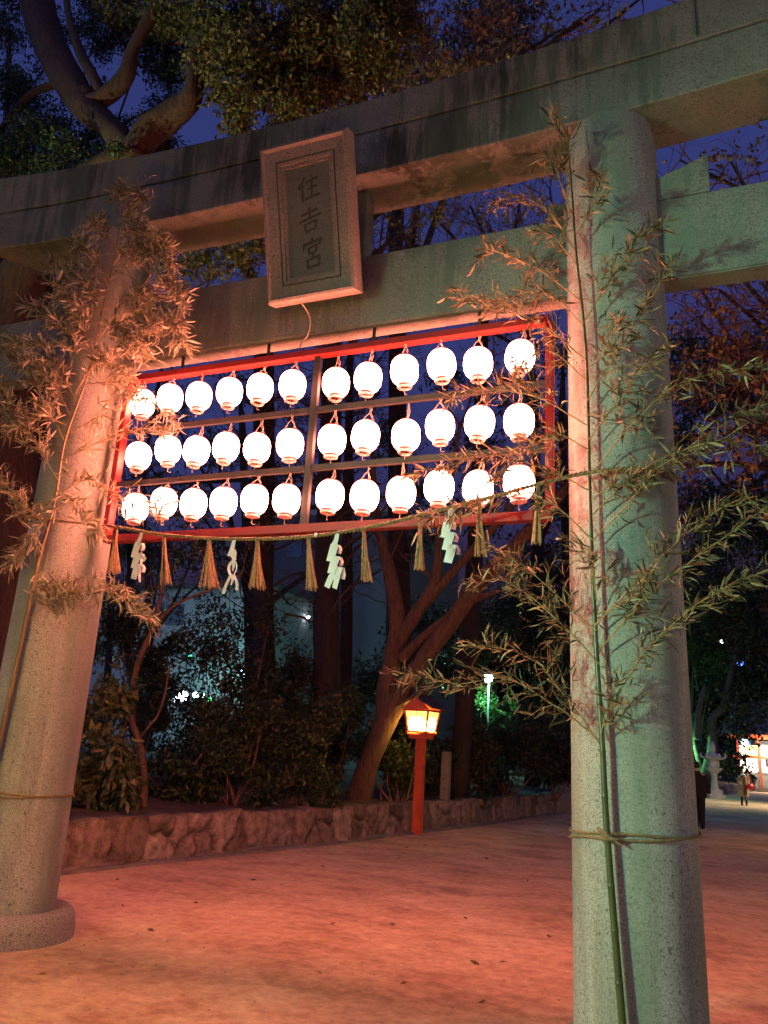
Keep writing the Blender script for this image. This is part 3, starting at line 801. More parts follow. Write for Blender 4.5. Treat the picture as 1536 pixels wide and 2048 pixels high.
# ------------------------------------------------------------------ straw ties around the pillars
def tie(sg, z0, lab, knot_a, ny, slope):
    g = Geo()
    for k, dz in enumerate((0, -.026)):
        a = np.linspace(0, 2*np.pi, 97); z = z0+dz
        xc = sg*(S0-LEAN*z); r = RB-TAP*z+.011
        rr = r+.058*np.exp(-(((a-knot_a+np.pi) % (2*np.pi)-np.pi)/.16)**2)
        zz = z+slope*np.cos(a)+.008*np.sin(3*a+k*2)+(.018 if k else -.0)*np.sin(a-knot_a)
        g.tube(np.c_[xc+rr*np.cos(a), rr*np.sin(a), zz], .0085, 6, 0, cap=False)
    kx = sg*(S0-LEAN*z0)+(RB-TAP*z0+.075)*math.cos(knot_a); ky = (RB-TAP*z0+.075)*math.sin(knot_a)
    g.tube([(kx-.05, ky+.01, z0+.03), (kx, ky-.012, z0), (kx+.05, ky, z0-.03), (kx+.09, ky, z0-.055)], [.010, .015, .010, .005], 6, 4)
    g.tube([(kx-.03, ky, z0-.01), (kx+.02, ky-.014, z0-.02), (kx+.07, ky-.004, z0-.02)], [.008, .012, .006], 6, 4)
    tag(obj('straw_tie', g.geo, M['straw_rope'], base=(sg*S0, -RB, z0)), lab, 'rope tie', 'straw rope ties binding the bamboo to the pillars')
#@@BAMBOO
# ================================================================== BAMBOO
def bamboo(name, label, culm_px, extra_base, culm_m, branches, leaf_m, dens, seed, r0, r1, lean=0, leafL=.108, keep=None):
    rg = np.random.RandomState(seed)
    pts = [np.array(extra_base, float)]+[at(u, v, y) for u, v, y in culm_px]
    pts, rad = spline(np.array(pts), np.linspace(r0, r1, len(pts)), 10)
    root = thing(name, label, 'bamboo', pts[0], 'bamboo stalks tied to the torii pillars')
    # culm with node rings
    L = np.r_[0, np.cumsum(np.linalg.norm(np.diff(pts, axis=0), axis=1))]
    ss = []; s = .0; d = .24
    nodes = []
    while s < L[-1]:
        nodes.append(s); s += d*(.9+.2*rg.rand()); d = min(.30, d+.004)
    ss = sorted(set(np.r_[np.arange(0, L[-1], .06), np.concatenate([[n-.012, n-.004, n, n+.004, n+.012] for n in nodes])].clip(0, L[-1]).tolist()))
    pp = np.array([[np.interp(q, L, pts[:, i]) for i in range(3)] for q in ss]); rr = np.interp(ss, L, rad)
    nd = np.array(nodes)
    for i, q in enumerate(ss):
        e = np.abs(nd-q).min(); rr[i] *= 1+.16*math.exp(-(e/.005)**2)
    obj('culm', Geo().tube(pp, rr, 12, 0).geo, culm_m, root, smooth=True)
    twigs = Geo(); B = []; D = []
    def spray(p, d, n):
        for _ in range(n):
            dd = norm(d+rg.normal(size=3)*.6)
            B.append(p-d*.09*rg.rand()+rg.normal(size=3)*.012); D.append(dd)
    for br in branches:
        k = len(br); P_ = []
        for i, q in enumerate(br):
            u, v = q[:2]
            y0 = q[2] if len(q) > 2 else -.435-(.10+.22*rg.rand())*i/(k-1)
            P_.append(at(u, v, y0))
        P_, rd = spline(np.array(P_), np.linspace(.0055, .0018, k), 8)
        P_ = P_+np.cumsum(rg.normal(size=P_.shape)*.003, axis=0)
        twigs.tube(P_, rd, 5, 0)
        LL = np.r_[0, np.cumsum(np.linalg.norm(np.diff(P_, axis=0), axis=1))]
        tot = LL[-1]; s = tot*.16
        dirs = norm(np.gradient(P_, axis=0))
        while s < tot:
            i = min(int(np.searchsorted(LL, s)), len(P_)-1); p = P_[i]; d0 = dirs[i]
            fr = s/tot
            for _ in range(1+(rg.rand() < .45)):
                side = rg.normal(size=3); side[1] *= .7; side = norm(side)
                dd = norm(d0*.8+side*.75+np.array([0, 0, .12]))
                tl = (.05+.17*rg.rand())*(1.25-.7*fr)
                q1 = p+dd*tl*.5+rg.normal(size=3)*.008; q2 = p+dd*tl+rg.normal(size=3)*.014-np.array([0, 0, .012])
                if dens > 0:
                    twigs.tube([p, q1, q2], [.0022, .0016, .001], 4, 0)
                    spray(q1, dd, int(.6+rg.rand()*3*dens)); spray(q2, dd, int(2+rg.rand()*3*dens))
            s += .055/dens*(.7+.6*rg.rand())
        spray(P_[-1], dirs[-1], 4)
    obj('branch', twigs.geo, M['bamboo_twig'], root)
    B = np.array(B); D = np.array(D); D[:, 2] -= .28*rg.rand(len(D))
    if keep is not None:
        q = keep(B) | (rg.rand(len(B)) < .3); B = B[q]; D = D[q]
    n = len(B)
    Lf = leafL*(.45+.75*rg.rand(n)); Wf = Lf*(.09+.07*rg.rand(n))
    obj('foliage', leaves(B, D, Lf, Wf, .8*rg.rand(n)*rg.choice([-1, 1], n, p=[.3, .7]), rg, 3), leaf_m, root)
    return root
RBR = [[(1203, 1480), (1120, 1420), (1010, 1360), (900, 1368), (790, 1345)], [(1197, 1330), (1100, 1230), (1010, 1165), (950, 1175)],
       [(1192, 1260), (1110, 1190), (1040, 1130), (970, 1090)], [(1203, 1490), (1150, 1420), (1070, 1330), (1000, 1300), (930, 1290)], [(1185, 1080), (1110, 1010), (1040, 985), (930, 1010), (850, 1040)],
       [(1180, 980), (1090, 935), (980, 905), (900, 925), (840, 940)], [(1178, 900), (1110, 870), (1050, 900), (980, 960)], [(1175, 850), (1080, 795), (980, 780), (900, 800)],
       [(1172, 760), (1100, 700), (1040, 730)], [(1170, 720), (1090, 650), (1000, 610), (910, 580)], [(1165, 650), (1090, 590), (1020, 600)], [(1160, 600), (1090, 540), (1000, 500), (955, 490)], [(1152, 530), (1100, 470), (1060, 470)],
       [(1150, 500), (1100, 420), (1040, 390), (985, 395)], [(1145, 430), (1110, 340), (1080, 310)], [(1140, 380), (1135, 280), (1110, 235)],
       [(1205, 1450), (1290, 1310), (1400, 1200), (1536, 1140), (1590, 1120)], [(1197, 1300), (1320, 1170), (1430, 1090), (1560, 1000)], [(1192, 1250), (1320, 1110), (1440, 1010), (1500, 990)],
       [(1187, 1080), (1300, 960), (1420, 870), (1560, 800)], [(1185, 1030), (1300, 930), (1440, 880), (1530, 900)], [(1180, 950), (1260, 850), (1350, 770), (1440, 750), (1530, 735)],
       [(1178, 880), (1240, 790), (1310, 700)], [(1175, 800), (1250, 680), (1320, 560), (1345, 520)], [(1165, 650), (1230, 540), (1280, 480), (1330, 440)], [(1150, 470), (1190, 400), (1205, 350)],
       [(1203, 1470), (1230, 1390), (1222, 1350)], [(1195, 1200), (1180, 1130), (1150, 1080)], [(1185, 1000), (1230, 960), (1280, 950)], [(1195, 1230), (1260, 1200), (1290, 1160)], [(1172, 740), (1210, 700), (1230, 640)]]
bamboo('bamboo_stalk', 'green culmed bamboo with half dried leaves tied upright to the right pillar',
       [(1245, 2048, -.445), (1215, 1680, -.43), (1204, 1480, -.43), (1190, 1250, -.425), (1180, 1000, -.42), (1172, 700, -.42), (1152, 500, -.44), (1135, 280, -.48), (1110, 235, -.5)],
       (2.44, -.47, 0), M['culm'], RBR, M['bamboo_mixed'], 1.35, 21, .0235, .003)
LBR = [[(52, 1240), (120, 1200), (220, 1180), (300, 1238)], [(60, 1200), (100, 1170), (150, 1200)], [(95, 1060), (40, 1000), (0, 955), (-30, 930)], [(100, 1030), (60, 1080), (20, 1120)], [(108, 1000), (180, 960), (240, 1000), (330, 1012)], [(112, 980), (160, 1010), (200, 1060)],
       [(115, 960), (60, 870), (0, 790), (-20, 770)], [(122, 920), (200, 880), (280, 850), (330, 850)], [(128, 880), (70, 770), (10, 690)], [(132, 870), (220, 820), (300, 790), (355, 840)], [(132, 850), (80, 830), (20, 850)],
       [(150, 800), (90, 700), (20, 680)], [(150, 790), (200, 720), (260, 760)], [(170, 740), (110, 640), (55, 615)], [(180, 720), (260, 690), (330, 640), (370, 690)], [(185, 700), (140, 610), (110, 570)],
       [(195, 670), (140, 570), (100, 515)], [(200, 650), (260, 620), (300, 650)], [(205, 620), (290, 590), (340, 560), (365, 610)], [(205, 615), (170, 560), (140, 540)], [(215, 570), (170, 500), (155, 490)], [(218, 560), (290, 510), (330, 490), (345, 530)],
       [(225, 530), (260, 490), (300, 500)], [(235, 500), (205, 460), (190, 445)], [(238, 480), (270, 445), (290, 450)], [(243, 440), (265, 400), (280, 390)], [(245, 420), (238, 390), (240, 375)], [(190, 690), (230, 650), (280, 690), (300, 720)], [(160, 770), (230, 760), (270, 790)], [(140, 830), (100, 760), (60, 720)]]
bamboo('bamboo_stalk', 'bamboo with dense dry tan leaves tied upright to the left pillar',
       [(-40, 1640, -.45), (0, 1480, -.425), (45, 1270, -.42), (75, 1130, -.42), (110, 1000, -.42), (130, 880, -.42), (175, 750, -.42), (205, 620, -.42), (235, 480, -.42), (248, 390, -.42)],
       (-2.50, -.62, 0), M['culm_tan'], LBR, M['bamboo_dry'], 2.3, 22, .024, .003, leafL=.115, keep=lambda b: (b[:, 0] < -1.98) | (b[:, 2] > 4.72) | (b[:, 2] < 3.25))
tie(1, 1.205, 'two turns of straw rope knotted round the right pillar over the green bamboo', math.atan2(-.44, -.11), 0, .012)
tie(-1, 1.10, 'two turns of straw rope round the left pillar below the dry bamboo', math.atan2(-.43, .03), 0, -.01)
#@@LAMP
# ================================================================== PATH LAMP
LAMPY = (1.0, 0.50, 0.10)
def pane_mat(k=1, c=LAMPY):
    m, nt, b = mat('lit_paper_pane')
    co = texco(nt)
    v = N(nt, 'ShaderNodeVectorMath', operation='DISTANCE'); nt.links.new(co, v.inputs[0]); v.inputs[1].default_value = (0, 0, 2.02)
    mr = N(nt, 'ShaderNodeMapRange'); nt.links.new(v.outputs['Value'], mr.inputs[0])
    mr.inputs[1].default_value = .15; mr.inputs[2].default_value = .40; mr.inputs[3].default_value = 60*k; mr.inputs[4].default_value = 2.4*k
    e = N(nt, 'ShaderNodeEmission'); e.inputs[0].default_value = (*c, 1); nt.links.new(mr.outputs[0], e.inputs[1])
    nt.links.new(e.outputs[0], nt.nodes['Material Output'].inputs[0]); return m
M['pane'] = pane_mat()
M['pane_bright'] = pane_mat(2.5)
M['pane_near'] = pane_mat(5, (1.0, .64, .17))
def path_lamp(base, rz, label, group=None, pm=None):
    root = thing('path_lamp', label, 'lamp post', (0, 0, 0), 'vermilion lamp posts along the path')
    obj('post', Geo().box((-.085, -.085, 0), (.085, .085, 1.86), .008).geo, M['orange_red'], root)
    g = Geo(); g.box((-.20, -.20, 1.86), (.20, .20, 1.95), .008)
    obj('bracket', g.geo, M['orange_red'], root)
    g = Geo()
    for sy in (-1, 1): g.box((-.29, sy*.20-.02, 1.952), (.29, sy*.20+.02, 1.99), .005)
    for sx in (-1, 1): g.box((sx*.20-.02, -.27, 1.991), (sx*.20+.02, .27, 2.02), .005)
    obj('sill_bars', g.geo, M['orange_red'], root)
    zb, zt, wb, wt = 2.0, 2.42, .20, .275
    fr = Geo()
    for sx in (-1, 1):
        for sy in (-1, 1):
            fr.tube([(sx*wb, sy*wb, zb), (sx*wt, sy*wt, zt)], .024, 4, 0)
    for (z, w) in ((2.43, wt),):
        for s in (-1, 1):
            fr.box((-w-.02, s*w-.02, z-.02), (w+.02, s*w+.02, z+.02)); fr.box((s*w-.02, -w+.021, z-.019), (s*w+.02, w-.021, z+.019))
    for ax in (0, 1):
        for s in (-1, 1):
            def pt(q, z):
                w = wb+(wt-wb)*(z-zb)/(zt-zb); d = s*(w+.006); return (q*w, d, z) if ax == 0 else (d, q*w, z)
            fr.tube([pt(0, zb+.02), pt(0, zt)], .007, 4, 0); fr.tube([pt(-.95, zb+.24), pt(.95, zb+.24)], .006, 4, 0)
    obj('lamp_frame', fr.geo, M['orange_red'], root)
    for ax in (0, 1):
        for s in (-1, 1):
            V = []
            for q, z in ((-.96, zb+.02), (.96, zb+.02), (.96, zt), (-.96, zt)):
                w = wb+(wt-wb)*(z-zb)/(zt-zb); d = s*w*.985
                V.append((q*w, d, z) if ax == 0 else (d, q*w, z))
            obj('pane', (V, [[0, 1, 2, 3]]), pm or M['pane'], root)
    # gabled roof: ridge along x, gables facing +-x
    g = Geo(); e = .42; zr, ze = 2.74, 2.46
    nseg = 8
    for s in (-1, 1):
        V = []; 
        for i in range(nseg+1):
            t = i/nseg; y = s*(t*.44); z = zr-(zr-ze)*(t**.8)
            for x in (-e, e):
                V += [(x, y, z), (x, y, z+.035)]
        F = []
        for i in range(nseg):
            a = i*4; F += [[a+1, a+5, a+7, a+3], [a, a+2, a+6, a+4], [a, a+4, a+5, a+1], [a+2, a+3, a+7, a+6]]
        F += [[nseg*4, nseg*4+2, nseg*4+3, nseg*4+1]]
        g.add(V, F)
    rf = obj('roof', g.geo, M['roof_tile'], root)
    obj('ridge_cap', Geo().box((-.30, -.055, 2.755), (.30, .055, 2.86), .01).geo, M['roof_tile'], rf)
    g = Geo()
    for sx in (-1, 1):
        x = sx*.30
        V = [(x-.012, -.30, 2.455), (x-.012, .30, 2.455), (x-.012, .16, 2.60), (x-.012, 0, 2.735), (x-.012, -.16, 2.60)]
        V += [(x+.012, q[1], q[2]) for q in V]
        g.add(V, [[0, 1, 2, 3, 4], [9, 8, 7, 6, 5]]+[[i, i+5, (i+1) % 5+5, (i+1) % 5] for i in range(5)])
    obj('gable', g.geo, M['orange_red'], root)
    root.location = Vector(base); root.rotation_euler = (0, 0, rz)
    l = lamp_light('lamp_glow', (0, 0, 2.2), (1, .55, .16), 0, .05, root)
    bpy.data.objects.remove(l)
    return root
path_lamp((-2.95, 11.13, 0), R(-97), 'lit vermilion wooden lamp post with a small gabled roof on the path edge')

# grey stone post beyond the lamp, and stone blocks at the wall's far end
p = atz(890, 1600, .57)
def stone_post(p):
    root = np.array(p); g = Geo()
    w = .105
    g.box((p[0]-w, p[1]-w, .3), (p[0]+w, p[1]+w, float(at(893, 1503, p[1])[2])), .02)
    tag(obj('stone_post', g.geo, M['granite_old'], base=(p[0], p[1], .5)), 'square grey stone post standing behind the wall right of the lamp post', 'stone post')
stone_post(at(890, 1600, 14.4))
t = thing('stone_pedestal', 'stepped stone pedestal at the far end of the retaining wall', 'pedestal', (-1.75, 22.6, 0))
obj('lower_step', Geo().box((-2.45, 22.0, 0), (-1.05, 23.4, .62), .03).geo, M['granite_old'], t)
obj('upper_step', Geo().box((-2.15, 22.3, .622), (-1.35, 23.1, 1.15), .03).geo, M['granite_old'], t)
#@@TREES
# ================================================================== TREES
def limbs(spec, n=14, sm=6, rough=.16, seed=1):
    g = Geo()
    for k, (pts, rad) in enumerate(spec):
        g.tube(pts, rad, n, sm, seed=seed+k, rough=rough)
    return g.geo
def px(y, *q): return [at(u, v, y) for u, v in q]

def tree(name, label, base, trunk_geo, bark, crowns=(), twig=None, twig_m=None, group=None):
    root = thing(name, label, 'tree', base, group)
    obj('trunk', trunk_geo, bark, root, smooth=True)
    for geo, m in crowns: obj('crown', geo, m, root)
    if twig is not None: obj('twigs', twig, twig_m, root)
    return root

# --- big camphor, upper left
rg = np.random.RandomState(31)
y = 4.0
b0 = at(5, 1200, y); b0 = (b0[0]-.1, y, .5)
tr = [([b0]+px(y, (5, 1200), (12, 900), (25, 640), (60, 520), (125, 425), (200, 355), (262, 308)), [.62, .52, .47, .44, .42, .38, .32, .30]),
      (px(y, (275, 330), (225, 262), (180, 218), (165, 195)), [.27, .24, .23, .25]),
      (px(y, (190, 240), (165, 205), (118, 130), (85, 50), (60, -80)), [.22, .27, .33, .36, .36]),
      (px(y, (165, 212), (215, 190), (250, 155), (262, 110), (282, 70), (312, 10), (350, -60)), [.20, .17, .15, .14, .12, .10, .07]),
      (px(y, (205, 192), (185, 150), (160, 105), (140, 40), (128, -40)), [.13, .11, .10, .08, .06]),
      (px(y, (258, 325), (300, 265), (332, 238), (376, 205), (390, 165), (396, 110), (440, 30)), [.30, .27, .25, .22, .19, .15, .09]),
      (px(y, (395, 120), (480, 110), (560, 130), (640, 180)), [.10, .08, .06, .03]), (px(y, (400, 100), (520, 60), (640, 40), (760, 20)), [.10, .08, .06, .03]),
      (px(y, (140, 160), (60, 190), (0, 260)), [.10, .07, .05])]
cl = [clump_at(u, v, y+dy, r) for u, v, dy, r in [(440, 50, 0, .75), (520, 40, .5, .8), (600, 60, 0, .8), (680, 40, .5, .8), (750, 30, 0, .7), (800, 20, .5, .55), (470, 130, -.4, .7), (550, 140, 0, .8), (630, 130, .3, .8),
      (700, 120, 0, .7), (765, 110, 0, .5), (440, 190, 0, .35), (490, 210, -.3, .5), (560, 220, -.2, .5), (620, 200, 0, .5), (690, 180, .2, .4), (480, 250, 0, .35), (540, 255, 0, .3), (360, 40, .3, .6), (400, 130, .3, .35),
      (330, 20, .5, .6), (230, 0, .5, .6), (250, 40, .6, .4)]]
cl2 = [clump_at(u, v, y+dy, r) for u, v, dy, r in [(320, 110, 1.2, .5), (215, 60, 1.5, .4), (40, 200, .5, .6), (100, 270, .5, .5), (20, 310, .3, .6), (60, 330, .6, .4), (150, 290, .8, .45), (200, 320, 1, .4), (330, 310, 1.2, .45), (-30, 60, .5, .8),
       (10, 0, 1.2, .6), (310, 200, 1.5, .28), (330, 150, 1.2, .42), (300, 110, 1.4, .45), (245, 80, 1.4, .42), (200, 105, 1.6, .35), (335, 80, 1.0, .5), (345, 275, 1.3, .32), (290, 235, 1.5, .25), (205, 165, 1.6, .22), (120, 60, 1.8, .35), (140, 50, 1.6, .5), (300, 300, 1.4, .5), (250, 250, 1.5, .3), (180, 0, 1.6, .5)]]
cl4 = [clump_at(u, v, y+dy, r) for u, v, dy, r in [(325, 215, .9, .36), (345, 150, .9, .36), (310, 60, 1, .45), (335, 285, .9, .22), (205, 85, 1.2, .3), (175, 60, 1.3, .3), (310, 245, 1.0, .28), (240, 55, 1.2, .36), (235, 300, -.5, .22), (130, 300, -.4, .42), (60, 260, -.4, .42), (190, 280, 1.0, .30), (20, 320, -.4, .5), (100, 345, -.4, .4), (30, 160, .4, .4), (350, 330, 1, .3)]]
cl3 = [clump_at(u, v, y+dy, r) for u, v, dy, r in [(330, 540, .8, .45), (400, 520, 1.0, .5), (470, 510, 1.0, .5), (520, 490, .8, .4), (440, 560, .6, .35), (100, 600, 1.5, .35), (380, 600, 1., .4)]]
tree('camphor_tree', 'big camphor tree with forking reddish limbs behind the left end of the torii', b0, limbs(tr, seed=3), M['bark_red'],
     [(crown(rg, cl, 42000, .10, .48, .7), M['leaf_camphor']), (crown(rg, cl2, 22000, .08, .45, .5), M['leaf_dark']), (crown(rg, cl4, 9000, .08, .45, .5, 2, -1), M['leaf_hedge']), (crown(rg, cl3, 5000, .085, .45, .6), M['leaf_camphor'])])
# --- second dark trunk at the left edge
y = 5.5
b1 = at(60, 1300, y); b1 = (b1[0], y, .55)
tr = [([b1]+px(y, (70, 1000), (78, 760), (90, 600), (60, 420), (30, 250)), [.40, .36, .32, .30, .24, .2]),
      (px(y, (75, 800), (100, 640), (140, 540)), [.16, .13, .1])]
cl = [clump_at(u, v, y+dy, r) for u, v, dy, r in [(40, 760, .8, .6), (20, 900, 1.2, .6), (80, 860, 1.5, .5), (60, 330, 1, .7), (0, 420, 1, .7)]]
tree('broadleaf_tree', 'dark leaning tree standing behind the left pillar beside the camphor', b1, limbs(tr, seed=8), M['bark_dark'], [(crown(rg, cl, 5000, .08, .45, .5), M['leaf_dark'])])

# --- leaning tree by the lamp
rg = np.random.RandomState(41)
y = 10.4
b2 = atz(715, 1606, .5); y = b2[1]
tr = [([b2]+px(y, (735, 1530), (770, 1450), (795, 1400), (838, 1330), (890, 1260), (960, 1165), (1040, 1080), (1130, 980)), [.27, .24, .23, .21, .19, .185, .17, .15, .1]),
      (px(y, (775, 1450), (772, 1390), (785, 1310), (795, 1240), (775, 1130), (755, 1040), (745, 930)), [.2, .21, .21, .18, .14, .10, .06]),
      (px(y, (770, 1400), (772, 1340), (772, 1318)), [.12, .10, .09]),
      (px(y, (790, 1290), (830, 1230), (870, 1160), (880, 1060), (900, 960), (920, 850)), [.17, .14, .11, .09, .06, .04]),
      (px(y, (845, 1215), (900, 1150), (1000, 1040), (1060, 960), (1090, 860)), [.10, .09, .08, .06, .04]),
      (px(y, (800, 1320), (850, 1270), (930, 1210), (1000, 1180)), [.12, .1, .07, .04])]
polys = []; tips = []
for (u, v) in [(775, 1130), (755, 1040), (880, 1060), (900, 960), (1000, 1040), (1060, 960), (745, 930), (920, 850), (1090, 860), (1130, 980), (870, 1160), (960, 1165)]:
    for _ in range(2):
        grow(rg, at(u, v, y), (rg.normal()*.7, rg.normal()*.4, .8), .9, .03, 4, polys, tips, .6, .15, .16)
tree('bare_tree', 'leaning bare tree with spreading limbs next to the lamp post', b2, limbs(tr, seed=13, rough=.12), M['bark_tan'], twig=polytubes(polys), twig_m=M['twig'])

# --- tall dark trunks behind the hedge
def base_px(u, y, z=.5):
    vs = np.linspace(1300, 1900, 301); zz = np.array([at(u, v, y)[2] for v in vs])
    return at(u, np.interp(-z, -zz, vs), y)
def tall(label, u0, u1, vbase, y, r, seed, lean_px, name='bare_tree', top=700, depth=5):
    rg = np.random.RandomState(seed)
    b = base_px(u0-22, y)
    pts = [b]+px(y, (u0, 1350), (u0+lean_px*.3, 1150), (u0+lean_px*.6, 950), (u1, top))
    polys = []; tips = []
    for v in np.linspace(1250, top, 9):
        u = np.interp(v, [top, 1350], [u1, u0]); 
        for _ in range(3):
            grow(rg, at(u, v, y), (rg.normal(), rg.normal()*.5, .55), 1.3, .04, depth-1, polys, tips, .6, .12, .16)
    grow(rg, pts[-1], (0, 0, 1), 2.0, r*.45, depth, polys, tips, .5, .1, .12)
    tree(name, label, b, limbs([(pts, np.linspace(r, r*.5, len(pts)))], seed=seed), M['bark_dark'], twig=polytubes(polys), twig_m=M['twig'])
tall('straight dark trunk behind the hedge, left of the lantern rack centre post', 528, 520, 1440, 12.5, .36, 51, -8)
tall('thick dark trunk behind the hedge, under the two-legged paper streamer', 652, 662, 1460, 12.0, .40, 52, 8)
tall('slim pale trunk just right of the thick dark trunk', 690, 700, 1450, 15.5, .22, 53, 10, depth=4)
tall('bare tree far behind the lamp, its twigs filling the right of the rack', 1085, 1060, 1480, 26.0, .3, 54, -20, depth=5)
tall('bare tree behind the tassels on the left with crossing twigs', 300, 330, 1440, 16.0, .12, 55, -20, depth=4)
tall('bare tree at the far left whose twigs show behind the leftmost lanterns', 215, 290, 1440, 18.0, .14, 58, 30, depth=4)

# --- slender small tree in front of the hedge
b3 = atz(287, 1622, .52); y = b3[1]; rg = np.random.RandomState(61)
tr = [([b3]+px(y, (288, 1560), (280, 1490), (262, 1430), (270, 1350), (290, 1290), (310, 1250), (322, 1190), (330, 1120)), [.058, .055, .052, .05, .045, .042, .036, .028, .015]),
      (px(y, (308, 1255), (350, 1210), (420, 1180), (480, 1150)), [.032, .026, .02, .01]), (px(y, (275, 1480), (320, 1420), (340, 1330)), [.024, .018, .01])]
polys = []; tips = []
for (u, v) in [(310, 1250), (350, 1210), (420, 1180), (330, 1120), (480, 1150), (270, 1350)]:
    grow(rg, at(u, v, y), (rg.normal()*.6, rg.normal()*.3, .7), .5, .012, 3, polys, tips, .7, .1, .18)
lp = np.array([t[0] for t in tips]).repeat(3, 0)+rg.normal(size=(len(tips)*3, 3))*.05
tree('small_tree', 'slender young tree with a crooked reddish stem in front of the shrubs', b3, limbs(tr, n=9, seed=17, rough=.1), M['bark_tan'],
     [(leaves(lp, rg.normal(size=lp.shape)-np.array([0, 0, .4]), .1, .04, .2, rg, 2), M['leaf_hedge'])], polytubes(polys), M['twig'])

# --- shrubs along the bank
def shrub(label, u, v0, v1, wpx, y, n, size, m, seed, name='shrub', group='evergreen shrubs along the bank', sparse=0):
    rg = np.random.RandomState(seed)
    b = at(u, v1, y); b[2] = .5
    top = at(u, v0, y)[2]; w = wpx/CF*np.linalg.norm(b-CO)/2
    H = top-.5
    cl = []
    for k in range(14):
        a = rg.rand()*6.28; q = rg.rand()**.5*.75
        h = .12+.8*rg.rand()
        cl.append((b[0]+math.cos(a)*q*w, b[1]+math.sin(a)*q*min(w, .8), .5+h*H, w*.36, min(w, .8)*.4, H*.17))
    root = thing(name, label, 'shrub', b, group)
    g = Geo()
    for k in range(9):
        c = cl[k]; p0 = b+np.array([rg.normal()*.12, rg.normal()*.12, -.05])
        mid = (p0+np.array(c[:3]))/2+rg.normal(size=3)*.1
        g.tube([p0, mid, np.array(c[:3])], [.022, .016, .008], 5, 4, rough=.1)
    obj('stems', g.geo, M['twig_red'], root)
    obj('foliage', crown(rg, cl, int(n*1.8), size*1.05, .42, .45), m, root)
    return root
SHR = [('broad leaved shrub with big olive leaves just right of the left pillar', 190, 1340, 1620, 190, 4.3, 2600, .15, 'leaf_big'),
       ('low dark shrub under the slender young tree', 345, 1480, 1620, 170, 6.6, 2600, .10, 'leaf_hedge'),
       ('tall loose evergreen shrub in front of the floodlit wall, left', 250, 1180, 1600, 240, 9.0, 4000, .12, 'leaf_dark'),
       ('tall loose evergreen shrub silhouetted before the teal wall, below the twisted streamer', 470, 1190, 1600, 250, 9.5, 2900, .12, 'leaf_dark'),
       ('bushy dark shrub below the blue white light', 470, 1400, 1612, 230, 7.2, 5200, .10, 'leaf_hedge'),
       ('rounded shrub between the two dark trunks', 590, 1380, 1608, 220, 8.2, 5200, .10, 'leaf_hedge'),
       ('shrub with drooping leaves left of the leaning tree', 640, 1370, 1600, 170, 11.0, 4200, .10, 'leaf_hedge'),
       ('dark shrub hidden behind the leaning tree base', 790, 1420, 1595, 150, 12.0, 3200, .10, 'leaf_hedge'),
       ('black shrub just right of the lamp head', 920, 1440, 1595, 170, 15.5, 4200, .11, 'leaf_dark'),
       ('black shrub below the teal lamp', 1010, 1450, 1590, 190, 17.5, 4600, .12, 'leaf_dark'),
       ('black shrub beside the right pillar base of the view', 1105, 1400, 1585, 170, 19.5, 4600, .12, 'leaf_dark'),
       ('shrub behind the lamp post pole', 850, 1480, 1590, 120, 14.5, 2600, .10, 'leaf_hedge'),
       ('tall evergreen bush in the dark left of the right pillar', 1100, 1150, 1585, 240, 24, 6000, .14, 'leaf_dark'),
       ('tall dark bush behind the rightmost floodlit wall', 560, 1300, 1600, 180, 11.5, 4200, .11, 'leaf_dark'),
       ('thin bush before the floodlights with gaps of light', 370, 1400, 1600, 180, 10.5, 2400, .11, 'leaf_dark')]
for i, (lb, u, v0, v1, w, y, n, s, m) in enumerate(SHR): shrub(lb, u, v0, v1, w, y, n, s, M[m], 100+i)

shrub('loose tall bush whose leaves speckle the floodlit wall', 420, 1150, 1600, 300, 12.5, 2600, .12, M['leaf_dark'], 170)
shrub('loose bush in front of the grey building between the trunks', 605, 1180, 1600, 160, 14.5, 2000, .12, M['leaf_dark'], 171)
# --- evergreen trees behind
def evergreen(label, base, clumps, n, size, m, seed, trunk_r=.25, bark='bark_dark', group='evergreen trees behind the torii', extra=None, name='evergreen_tree'):
    rg = np.random.RandomState(seed); c = np.array(clumps)
    b = np.array(base, float); top = c[c[:, 2].argmax(), :3]
    g = Geo(); mid = (b+top)/2+rg.normal(size=3)*.2
    g.tube([b, (b*2+mid)/3, mid, top], [trunk_r, trunk_r*.9, trunk_r*.65, trunk_r*.2], 10, 6, rough=.12)
    for q in c[:10]:
        t = .35+.5*rg.rand(); p0 = b+(top-b)*t
        g.tube([p0, (p0+q[:3])/2+rg.normal(size=3)*.15, q[:3]], [trunk_r*.35, trunk_r*.2, .02], 6, 4)
    if extra: 
        for pts, rad in extra: g.tube(pts, rad, 10, 6, rough=.1)
    tree(name, label, b, g.geo, M[bark], [(crown(rg, clumps, n, size, .42, .3), m)], group=group)
def cls(y, rng, lst): 
    return [clump_at(u, v, y+rng.normal()*.6, r) for u, v, r in lst]
r_ = np.random.RandomState(77)
evergreen('tall dark evergreen above the middle of the torii lintel', (-5.2, 16, .5), cls(15, r_, [(780, 40, 1.0), (830, 110, 1.3), (900, 150, 1.5), (980, 100, 1.5), (1030, 30, 1.2), (960, 30, 1.3), (860, 190, 1.2), (1000, 180, 1.2), (760, 130, 1.0), (900, 230, 1.4), (1040, 120, 1.0), (800, 220, 1.0), (700, 230, .9)]), 16000, .17, M['leaf_dark'], 201, .4)
